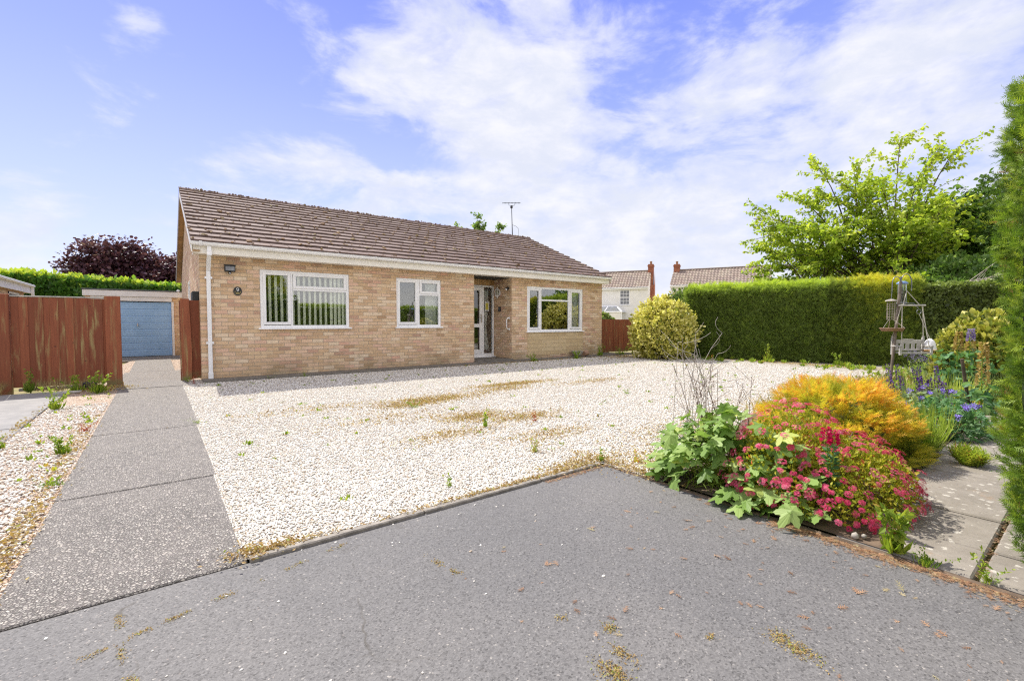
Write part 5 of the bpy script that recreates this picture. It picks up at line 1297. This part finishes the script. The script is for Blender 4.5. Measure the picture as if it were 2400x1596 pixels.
# salvia
SV = thing('salvia_plant', (7.15, 1.25, 0), 'salvia clump with deep purple upright flower spikes', 'flower')
gl, gp = [], []
b = MB()
for i in range(15):
    bx_, by_ = 7.15+rng.normal()*.12, 1.30+rng.normal()*.13; h_ = rng.uniform(.38, .62); tip = np.array([bx_-.02+rng.normal()*.05, by_+.08+rng.normal()*.05, h_])
    s0 = np.array([bx_, by_, 0]); b.tube([s0, tip], [.005, .003], 4)
    n = 110; u_ = rng.uniform(.45, 1.0, n); a = rng.random(n)*2*PI; r_ = .017*(1.15-u_)*1.8
    P = s0+(tip-s0)*u_[:, None]+np.c_[r_*np.cos(a), r_*np.sin(a), np.zeros(n)]
    gp.append(inst(LEAF, P, np.c_[np.cos(a), np.sin(a), np.full(n, .6)], rv(n), .024, rng.random(n)*(.9 if i < 6 else .45)))
b.build('stem', 'weed_leaf', SV); mesh_np('flower_spike', gp, 'purple_petal', SV, uv=False)
n = 500; P = np.c_[7.15+rng.normal(size=n)*.15, 1.28+rng.normal(size=n)*.15, rng.uniform(.03, .30, n)]
mesh_np('foliage', [inst(BROAD, P, rv(n)+np.array([0, 0, .2]), np.tile([0, 0, 1.], (n, 1))+rv(n, .5), rng.uniform(.04, .08, n), .5+rng.normal(size=n)*.2)], 'lavender_leaf', SV, uv=False)
# geranium
GE = thing('geranium_clump', (6.2, 1.0, 0), 'grey green geranium clump dotted with violet blue flowers', 'flower')
n = 1500; c = np.array([6.25, 1.02, .0]); R = np.array([.42, .34, .34]); d = unit(rng.normal(size=(n, 3))); d[:, 2] = abs(d[:, 2]); P = c+d*R*rng.uniform(.6, 1.05, n)[:, None]; P[:, 2] = np.maximum(P[:, 2], .02)
mesh_np('foliage', [inst(LOBED, P, d+rv(n, .5), np.tile([0, 0, 1.], (n, 1))+d*.4+rv(n, .4), rng.uniform(.035, .06, n), .5+rng.normal(size=n)*.22)], 'lupin_leaf', GE, uv=False)
fl = np.array([[6.0, .83, .33], [6.02, .79, .34], [5.96, .81, .32], [6.05, .84, .31], [6.1, .76, .33], [6.0, 1.15, .36], [6.2, 1.12, .40], [6.35, 1.05, .42], [5.95, 1.28, .30], [6.4, 1.2, .44], [6.0, .86, .22], [5.92, 1.0, .12], [5.8, 1.3, .25], [6.5, 1.0, .4], [6.3, 1.3, .4]])
for f_ in fl:
    q_ = f_+rng.normal(size=(5, 3))*.011
    mesh_np('flower', [inst(PETAL5, q_, rv(5), np.tile([-.6, 0, .6], (5, 1))+rv(5, .3), .022, rng.random(5))], 'petal_violet', GE, uv=False)
# lupins
def lupin(x, y, h, L, mat, label, tip=None):
    r = thing('lupin', (x, y, 0), label, 'flower', 'lupins in the flower border')
    MB().tube([(x, y, 0), (x-.01, y+.01, h)], [.008, .004], 5).build('stem', 'weed_leaf', r)
    n = 260; u_ = rng.random(n); a = rng.random(n)*2*PI; r_ = .040*(1-.65*u_)
    P = np.c_[x+r_*np.cos(a), y+r_*np.sin(a), h-L+u_*L]
    top = u_ > .45
    gm = [inst(BROAD, P[top], np.c_[np.cos(a), np.sin(a), np.full(n, .5)][top], rv(int(top.sum())), .032, rng.random(int(top.sum())), 0),
          inst(BROAD, P[~top], np.c_[np.cos(a), np.sin(a), np.full(n, .5)][~top], rv(int((~top).sum())), .030, rng.random(int((~top).sum())), 1 if mat != 'seed_head' else 0)]
    mesh_np('flower_spike', gm, [mat, 'seed_head'], r, uv=False)
    n = 140; a = rng.random(n)*2*PI; P = np.c_[x+rng.normal(size=n)*.14, y+rng.normal(size=n)*.14, rng.uniform(.1, max(.2, h-L), n)]
    mesh_np('foliage', [inst(BROAD, P, rv(n), np.tile([0, 0, 1.], (n, 1))+rv(n, .3), rng.uniform(.06, .11, n), .5+rng.normal(size=n)*.2)], 'lupin_leaf', r, uv=False)
lupin(8.9, 1.20, 1.02, .30, 'lupin_petal', 'lilac lupin spike standing before the golden shrub')
lupin(8.95, 1.33, .98, .26, 'seed_head', 'faded brown lupin spike just left of the lilac one')
lupin(6.9, .83, .90, .46, 'seed_head', 'tall golden brown seed spike right of the wooden stick')
st_ = MB().tube([(7.05, .92, 0), (6.95, 1.00, .72)], [.018, .015], 7).build('wooden_stick', 'bark'); tagobj(st_, 'dark weathered stick leaning upright in the flower border', 'stick')
# general border greenery (stuff)
n = 5200
P = np.c_[rng.uniform(5.0, 15.5, n), rng.uniform(.95, 2.7, n), rng.uniform(.0, .10, n)]
P[:, 2] += np.where(rng.random(n) < .3, rng.uniform(0, .18, n), 0)
k = ~((P[:, 0] < 9.5) & (P[:, 1] > 2.3)); P = P[k]; n = len(P)
o = mesh_np('border_weeds', [inst(LEAF, P, rv(n, .5)+np.array([0, 0, .8]), rv(n), rng.uniform(.05, .12, n), .5+rng.normal(size=n)*.25, 0),
    inst(BLADE, np.c_[rng.uniform(5.6, 10.5, 2600), rng.uniform(1.0, 2.7, 2600), np.zeros(2600)], rv(2600, .4)+np.array([0, 0, 1.]), rv(2600), rng.uniform(.10, .32, 2600), rng.random(2600), 1)], ['weed_leaf', 'dry_grass'], uv=False)
tagobj(o, 'mixed weeds and dry grass covering the flower border soil', 'weeds', kind='stuff')

# =================================================================== WEEDS, MOSS, LITTER
def scatter_spots(spots, per, s, rad, tpl, flat=False):
    P = []
    for (x, y, rx, ry, k) in spots:
        m_ = int(per*k*1.6*(.45 if x < .7 else 1)); P.append(np.c_[x+rng.normal(size=m_)*rx, y+rng.normal(size=m_)*ry, np.full(m_, .010)])
    return np.concatenate(P)
ms = [(3.16, 5.97, .45, .16, 3), (2.7, 5.75, .25, .10, 1), (5.06, 6.58, .45, .10, 2.5), (4.6, 6.2, .3, .12, 1), (2.94, 4.58, .25, .14, 2), (3.43, 4.21, .28, .12, 1.6), (2.2, 5.1, .5, .2, .8), (1.6, 6.2, .5, .15, .6), (2.34, 3.97, .3, .12, 1), (6.5, 6.0, .5, .12, .8),
      (3.1, 3.4, .3, .12, .9), (-.60, 3.3, .04, .5, 2.2), (-.62, 5.4, .05, .9, 1.5), (-.72, 10.3, .18, .22, 2), (.33, 2.52, .06, .05, .7), (.5, 2.50, .1, .02, .6), (2.0, 2.49, .5, .015, 1.0), (2.84, 2.3, .05, .3, .8), (2.6, 2.55, .2, .06, 1), (3.1, 2.2, .2, .2, 1.2), (4.2, 2.7, .5, .2, 1.4), (6.5, 2.8, .8, .2, 1.6), (9.5, 3.1, 1.2, .25, 2.2), (13.6, 4.4, .25, 1.2, 4), (-1.2, 5.5, .03, 1.5, 1.6), (8.5, 10.1, 1.5, .06, 1), (12, 9.6, .5, .3, 1.5)]
P = scatter_spots(ms, 420, .02, 1, LEAF); n = len(P)
o = mesh_np('moss_patches', [inst(LEAF, P, rv(n, 1)*np.array([1, 1, .3])+np.array([0, 0, .25]), np.tile([0, 0, 1.], (n, 1))+rv(n, .5), rng.uniform(.010, .022, n)*(1+.12*P[:, 1]), .45+rng.normal(size=n)*.22)], 'moss_leaf', uv=False)
tagobj(o, 'rusty moss and creeping growth spread in patches over the gravel', 'moss', kind='stuff')
# moss in the tarmac cracks (z just below)
cr = [((-.15, 2.36), (-.11, 1.89)), ((-.02, 2.14), (.33, 2.24)), ((-.11, 1.89), (-.02, 1.7)), ((.33, 2.24), (.75, 2.36)), ((-.3, 2.05), (-.02, 2.14)), ((1.0, 2.0), (1.05, 1.75))]
P = []
for (a, c) in cr:
    m_ = 260; u_ = rng.random(m_); w_ = np.sin(u_*13+a[0]*9) > .0; P.append(np.c_[a[0]+(c[0]-a[0])*u_+rng.normal(size=m_)*.008, a[1]+(c[1]-a[1])*u_+rng.normal(size=m_)*.008, np.full(m_, -.008)][w_])
for (x, y, rx, ry, m_) in ((1.14, .95, .022, .035, 420), (1.23, .98, .015, .03, 160), (1.30, 1.10, .016, .014, 120), (1.73, .64, .02, .045, 420), (1.76, .70, .02, .02, 100), (1.55, .85, .01, .01, 40), (1.2, 1.25, .012, .01, 40)):
    P.append(np.c_[x+rng.normal(size=m_)*rx, y+rng.normal(size=m_)*ry, np.full(m_, -.007)])
P = np.concatenate(P); n = len(P)
o = mesh_np('moss_patches', [inst(LEAF, P, rv(n)*np.array([1, 1, .4])+np.array([0, 0, .3]), np.tile([0, 0, 1.], (n, 1))+rv(n, .6), rng.uniform(.004, .011, n), .55+rng.normal(size=n)*.25)], 'moss_leaf', uv=False)
tagobj(o, 'dry mossy growth filling cracks in the grey tarmac', 'moss', kind='stuff')
# brown conifer litter
n = 2600; u_ = rng.random(n); P = np.c_[2.768-np.abs(rng.normal(size=n))*(.022+.035*(.5+.5*np.sin(u_*17+2*np.sin(u_*31)))), .05+u_**.8*1.10, np.full(n, -.005)]
n2 = 150; P2 = np.c_[2.75-rng.random(n2)**2*1.7, .15+rng.random(n2)*1.7, np.full(n2, -.006)]
n3 = 500; P3 = np.c_[rng.uniform(2.85, 6.6, n3), .33+rng.normal(size=n3)*.012, np.full(n3, -.002)]
n4 = 700; P4 = np.c_[rng.uniform(2.9, 7.2, n4), .84+rng.normal(size=n4)*.06, np.full(n4, .006)]
n5 = 500; P5 = np.c_[rng.uniform(2.15, 2.8, n5), 2.42-abs(rng.normal(size=n5))*.02, np.full(n5, -.006)]
P = np.r_[P, P2, P3, P4, P5]; n = len(P)
sz = rng.uniform(.009, .024, n); sz[2600:2750] = rng.uniform(.015, .05, n2)
o = mesh_np('leaf_litter', [inst(SPRIG, P, rv(n)*np.array([1, 1, .08]), np.tile([0, 0, 1.], (n, 1))+rv(n, .12), sz, rng.random(n))], 'litter_leaf', uv=False)
tagobj(o, 'orange brown dry conifer litter gathered along the tarmac and paving edges', 'leaf litter', kind='stuff')
for x, y, s_, lb in ((1.40, 1.58, .05, 'single orange dry leaf lying on open tarmac'), (2.28, .62, .06, 'curled orange conifer frond lying on tarmac near paving')):
    o = mesh_np('fallen_leaf', [inst(SPRIG, np.array([[x, y, -.006]]), np.array([[.8, -.3, .05]]), np.array([[0, .1, 1.]]), s_, .6), inst(SPRIG, np.array([[x+.01, y, -.006]]), np.array([[.6, .4, .05]]), np.array([[0, .1, 1.]]), s_*.7, .4)], 'litter_leaf', uv=False)
    tagobj(o, lb, 'leaf', 'single dry leaves lying on the tarmac')

def weed(label, x, y, h, spread, n, mat='weed_leaf', tpl=LEAF, z=.0, tone=.45, lean=.8, group=None, name='weed'):
    o = bpy.data.objects.new(name, None)
    g_ = tuft_groups((0, 0, 0), max(8, n//3) if tpl is LEAF else n, h*.42, spread*.7, tpl, 0, lean, tone, .40 if tpl is not BLADE else .6)
    # leafy stems
    b = MB(); gs_ = [g_]
    for i in range(6):
        e = np.array([rng.normal()*spread*.9, rng.normal()*spread*.7, h*rng.uniform(.7, 1)]); 
        m_ = max(8, n//4); u_ = rng.random(m_); P = e*u_[:, None]; gs_.append(inst(LEAF, P, rv(m_)+np.array([0, 0, .4]), rv(m_), min(h*.2, .05)*rng.uniform(.5, 1.1, m_), tone+rng.normal(size=m_)*.2))
    bpy.data.objects.remove(o)
    o = mesh_np(name, gs_, mat, uv=False); o.location = (x, y, z); tagobj(o, label, 'weed', group or 'weeds growing along the drive, gravel and path edges'); return o
weed('leafy bright green weed rising at the tarmac corner of the paving', 2.82, .62, .26, .05, 130, z=0, tone=.5)
weed('low broad weed beside the tall weed at the paving edge', 2.80, .50, .08, .07, 60, z=0, tone=.3, tpl=BROAD)
weed('flat grassy weed sprouting at the paving joint near the right hedge', 2.82, .30, .12, .05, 60, z=0, tpl=BLADE, lean=1.4, tone=.5)
weed('bright green grass clump in the middle of the gravel', 2.66, 5.57, .09, .10, 140, tpl=BLADE, lean=1.3, tone=.45)
weed('thin upright seedling among gravel moss', 2.75, 4.05, .22, .02, 26)
weed('reddish upright seedling right of the thin green one', 3.35, 3.95, .13, .02, 18, 'red_weed')
weed('green grass sprout by the kerb in the gravel', 1.55, 2.72, .11, .02, 26, tpl=BLADE, lean=.5)
weed('yellowish weed tuft on the kerb edge at lower left of gravel', .52, 2.55, .05, .05, 60, 'moss_leaf')
weed('yellow green weed tuft above the kerb centre', 2.55, 3.0, .14, .05, 60, 'moss_leaf', tone=.8)
weed('red leaved weed on the strip beside the drive', -.62, 6.4, .10, .06, 60, 'red_weed')
weed('bushy green weed at the drive edge', -.66, 5.4, .18, .07, 120)
weed('low dark green weed on the drive edge', -.60, 4.4, .06, .09, 80, tpl=BROAD, tone=.2)
weed('green weed at the slab edge, nearest of the left strip', -1.13, 5.95, .14, .05, 80)
weed('bright weed at left photo edge beside the slab', -1.16, 5.2, .08, .05, 70)
weed('tall yellow green weed in strip before the gate', -1.05, 8.2, .30, .08, 90)
weed('leafy weed growing beside the wide gate post', -.78, 9.8, .36, .13, 160)
weed('wispy weed in front of the closed timber gate', -1.65, 10.55, .42, .08, 80, 'strap_leaf', tone=.2)
weed('green weed in the corner before the gate boards', -1.05, 10.2, .28, .14, 130)
weed('weed at the foot of warped red board', .43, 10.6, .10, .06, 60)
weed('small red weed at the foot of the downpipe', .50, 10.15, .12, .02, 26, 'red_weed')
weed('green weed on the drive edge midway', .33, 6.16, .06, .08, 60)
weed('green clump of weeds at wall foot left of the stone panel', 8.55, 10.10, .22, .14, 150)
weed('spreading weeds in front of the plant pot', 10.2, 10.0, .26, .16, 170)
weed('upright weed at right corner of the bungalow', 11.55, 10.3, .42, .10, 120)
weed('small weed near the first wall window', 2.4, 10.15, .10, .12, 70)
weed('small weed tuft at the foot of the left wall', 1.75, 10.2, .07, .08, 50)
weed('tall pale weed standing against the clipped hedge', 13.7, 5.95, .55, .07, 120, tone=.7)
weed('green weeds at the hedge foot behind the pole', 13.9, 4.3, .35, .15, 130)
weed('weeds at the low side fence foot', 12.6, 10.3, .30, .25, 160)
weed('succulent like reddish weed by the corner of the tarmac', 3.02, 2.30, .09, .07, 90, 'spiraea_leaf', tone=.8)
weed('upright green sprout next to the tarmac corner', 2.80, 2.48, .13, .03, 40)
weed('weed in the gravel right of centre', 5.8, 4.6, .10, .06, 60)
weed('reddish low plant behind the feeder pole', 9.6, 2.6, .10, .18, 110, 'red_weed')
# small random sprouts, stuff
n = 260; cs = np.c_[rng.uniform(.5, 13, n), rng.uniform(2.6, 10, n)]; gs = []
for cx_, cy_ in cs: gs.append(tuft_groups((cx_, cy_, 0), int(rng.integers(4, 12)), rng.uniform(.02, .05), .03, LEAF, 0, 1.2, .5))
n = 46
for cx_, cy_ in np.c_[rng.uniform(-1.15, -.58, n), rng.uniform(2.6, 10.6, n)]: gs.append(tuft_groups((cx_, cy_, 0), int(rng.integers(4, 12)), rng.uniform(.02, .06), .02, LEAF, 0, 1.1, .55))
for cx_, cy_ in np.c_[rng.uniform(12.8, 14.2, 60), rng.uniform(3, 8.5, 60)]: gs.append(tuft_groups((cx_, cy_, 0), 20, rng.uniform(.05, .16), .06, LEAF, 0, 1.0, .5))
o = mesh_np('sprouting_weeds', gs, 'weed_leaf', uv=False); tagobj(o, 'tiny seedling weeds dotted all over the gravel', 'weeds', kind='stuff')
# dry grass fringe at far left and gate
gs = [tuft_groups((x_, y_, 0), 60, .22, .12, BLADE, 0, .9, .6, .6) for x_, y_ in ((-2.2, 10.4), (-2.0, 10.2), (-2.3, 9.8), (-1.3, 10.5), (-1.0, 10.6), (-.85, 10.45), (-1.5, 10.6), (-2.4, 10.6), (-2.1, 10.65))]
o = mesh_np('dry_grass', gs, 'dry_grass', uv=False); tagobj(o, 'straw coloured grass along the foot of the timber gate', 'grass', kind='stuff')

# pots
PT = thing('plant_pot', (10.62, 10.35, 0), 'mossy stone bowl planter with a terracotta pot beside it, against the stone panel', 'planter')
MB().lathe((10.60, 10.40, .03), [(0, 0), (.10, 0), (.17, .08), (.19, .16), (.20, .17), (.18, .17), (.16, .12), (0, .10)], 18).build('bowl', 'stone_pot', PT, True)
o = MB().tube([(10.84, 10.33, .11), (11.0, 10.38, .13)], [.075, .10], 14).build('flower_pot', 'terracotta', None, True); tagobj(o, 'small terracotta flower pot lying on its side beside stone bowl', 'flower pot')
o = MB().box(-1.02, -.84, 10.50, 10.66, .0, .11, bev=.015).build('plastic_trough', 'black_plastic'); tagobj(o, 'black plastic pot with weeds near the gate foot', 'flower pot')
o = MB().box(-1.32, -.98, 9.95, 10.02, .005, .035, bev=.004).build('timber_offcut', 'grey_wood'); tagobj(o, 'pale timber offcut lying on gravel before the gate', 'timber')
o = MB(); o.g.append(inst(ICO, np.array([[2.83, .78, .02], [2.86, .75, .02]]), rv(2), rv(2), np.array([.020, .014]), .1)); o = o.build('flint_stone', 'stone_pot', None, True); tagobj(o, 'knobbly brown stone at the tarmac edge below the spiraea', 'stone')

# =================================================================== CAMERA, SUN, SKY
yaw, pitch = math.radians(37.5), math.radians(2.27)
cam = bpy.data.objects.new('camera', bpy.data.cameras.new('camera')); COL.objects.link(cam)
cam.location = (0, 0, 1.12); cam.rotation_euler = (PI/2-pitch, 0, -yaw)
cam.data.sensor_width = 36; cam.data.lens = 36*1083/2400; cam.data.clip_end = 2000; cam.data.clip_start = .05
S.camera = cam

sd = Vector((-.22, 2.05, 2.62)).normalized()          # towards the sun
elev = math.asin(sd.z); az = math.atan2(sd.x, sd.y)
L = bpy.data.lights.new('sun', 'SUN'); L.energy = 3.3; L.angle = math.radians(.5); L.color = (1, .95, .86)
so = bpy.data.objects.new('sun', L); COL.objects.link(so); so.rotation_euler = (-sd).to_track_quat('-Z', 'Y').to_euler(); so.location = (0, 0, 30)

w = bpy.data.worlds.new('World'); S.world = w; w.use_nodes = True
nt = w.node_tree; nt.nodes.clear(); t = NT(nt)
sky = t.node('ShaderNodeTexSky'); sky.sky_type = 'NISHITA'; sky.sun_disc = False; sky.sun_elevation = elev; sky.sun_rotation = az
sky.air_density = 1.0; sky.dust_density = .6; sky.ozone_density = 1.5
STR = .12
d = t.vm('NORMALIZE', t.node('ShaderNodeTexCoord').outputs['Generated'])
sp = t.node('ShaderNodeSeparateXYZ', {0: d}); z = sp.outputs[2]
back = t.vm('DOT_PRODUCT', d, (-.45, -.85, .25), out=1)
zc = t.m('ADD', t.m('MAXIMUM', z, 0.0), .30)
pl = t.node('ShaderNodeCombineXYZ', {0: sp.outputs[0], 1: sp.outputs[1], 2: t.m('MULTIPLY', z, 2.2)}).outputs[0]
def dirv(px, py):   # sky direction of a cloud bank, from compass bearing and height
    f = 1083.; p_ = pitch
    Fv = np.array([math.sin(yaw)*math.cos(p_), math.cos(yaw)*math.cos(p_), -math.sin(p_)]); Rv = np.array([math.cos(yaw), -math.sin(yaw), 0]); Uv = np.cross(Rv, Fv)
    v = Fv+Rv*(px*1.0178-1200)/f-Uv*(py*1.0178-798)/f; return tuple(v/np.linalg.norm(v))
n1 = t.m('ADD', t.m('MULTIPLY', t.m('SUBTRACT', t.noise(pl, 5.2, 10, .60, .25), .5), 1.45), .5); n2 = t.noise(t.vm('ADD', pl, (4.3, 1.7, 0)), 2.0, 3, .5)
cov = t.m('ADD', t.m('MULTIPLY', t.ss(z, .30, .0), .10), t.m('MULTIPLY', t.m('SUBTRACT', n2, .5), .25))
for (px, py, s_, a_) in ((1130, 360, .012, .17), (790, 165, .0050, .34), (960, 215, .005, .22), (1260, 250, .005, .18), (740, 400, .006, .24), (560, 440, .005, .20), (90, 475, .005, .26), (400, 480, .002, .18), (2150, 250, .04, .13), (1750, 330, .010, .08), (1550, 470, .04, .20), (1020, 50, .003, .28), (1300, 15, .006, .10), (1330, 560, .10, .24), (2200, 100, .012, .12), (205, 210, .0009, .20), (350, 245, .0009, .20), (262, 55, .0008, .18), (345, 25, .0010, .24), (1110, 155, .0012, .18),
                         (250, 200, .05, -.13), (350, 400, .04, -.05), (1600, 150, .015, -.13), (600, 60, .05, -.16), (1480, 250, .008, -.12), (950, 290, .0012, -.10), (1030, 120, .002, -.12)):
    dt = t.vm('DOT_PRODUCT', d, dirv(px, py), out=1)
    g_ = t.m('EXPONENT', t.m('DIVIDE', t.m('SUBTRACT', dt, 1.0), s_))
    cov = t.m('ADD', cov, t.m('MULTIPLY', g_, a_))
over = t.m('MAXIMUM', t.ss(back, -.1, .4), t.ss(z, .68, .82))  # unseen bright cloud behind camera and overhead, added to fill the shaded sides
cov = t.m('ADD', cov, t.m('MULTIPLY', over, .30))
cm = t.m('ADD', n1, cov)
mask = t.m('ADD', t.m('MULTIPLY', t.ss(cm, .50, .74), .50), t.m('MULTIPLY', t.ss(cm, .60, .95), .45))
base = t.mix(1.0, sky.outputs[0], (1.0, .95, 1.4), 'MULTIPLY')
grad = t.ramp(t.m('MAXIMUM', z, 0.0), [(0, (.84, .87, .97)), (.10, (.69, .75, .97)), (.24, (.54, .63, .97)), (.42, (.34, .43, .94)), (.60, (.19, .26, .88)), (1, (.12, .18, .70))])
base = t.mix(.88, base, t.mix(1.0, grad, (4.3, 4.3, 4.3), 'MULTIPLY'))
shade = t.ss(t.noise(pl, 9, 7, .62, .2), .35, .7)
cl = t.mix(shade, (3.35, 3.5, 4.0), (4.1, 4.1, 4.3))
cl = t.mix(over, cl, (5.7, 5.45, 5.2))
skyc = t.mix(mask, base, cl)
bg = t.node('ShaderNodeBackground', {'Color': skyc, 'Strength': STR}).outputs[0]
t.l.new(bg, t.node('ShaderNodeOutputWorld').inputs[0])

S.view_settings.view_transform = 'Standard'; S.view_settings.look = 'None'
S.view_settings.exposure = 1.0; S.view_settings.gamma = 1; S.view_settings.use_curve_mapping = False
S.render.engine = 'CYCLES'
S.cycles.max_bounces = 8; S.cycles.diffuse_bounces = 4; S.cycles.transparent_max_bounces = 16
S.cycles.use_denoising = False; S.cycles.pixel_filter_type = 'BLACKMAN_HARRIS'; S.cycles.filter_width = 1.2; S.cycles.sample_clamp_indirect = 3; S.cycles.use_adaptive_sampling = False
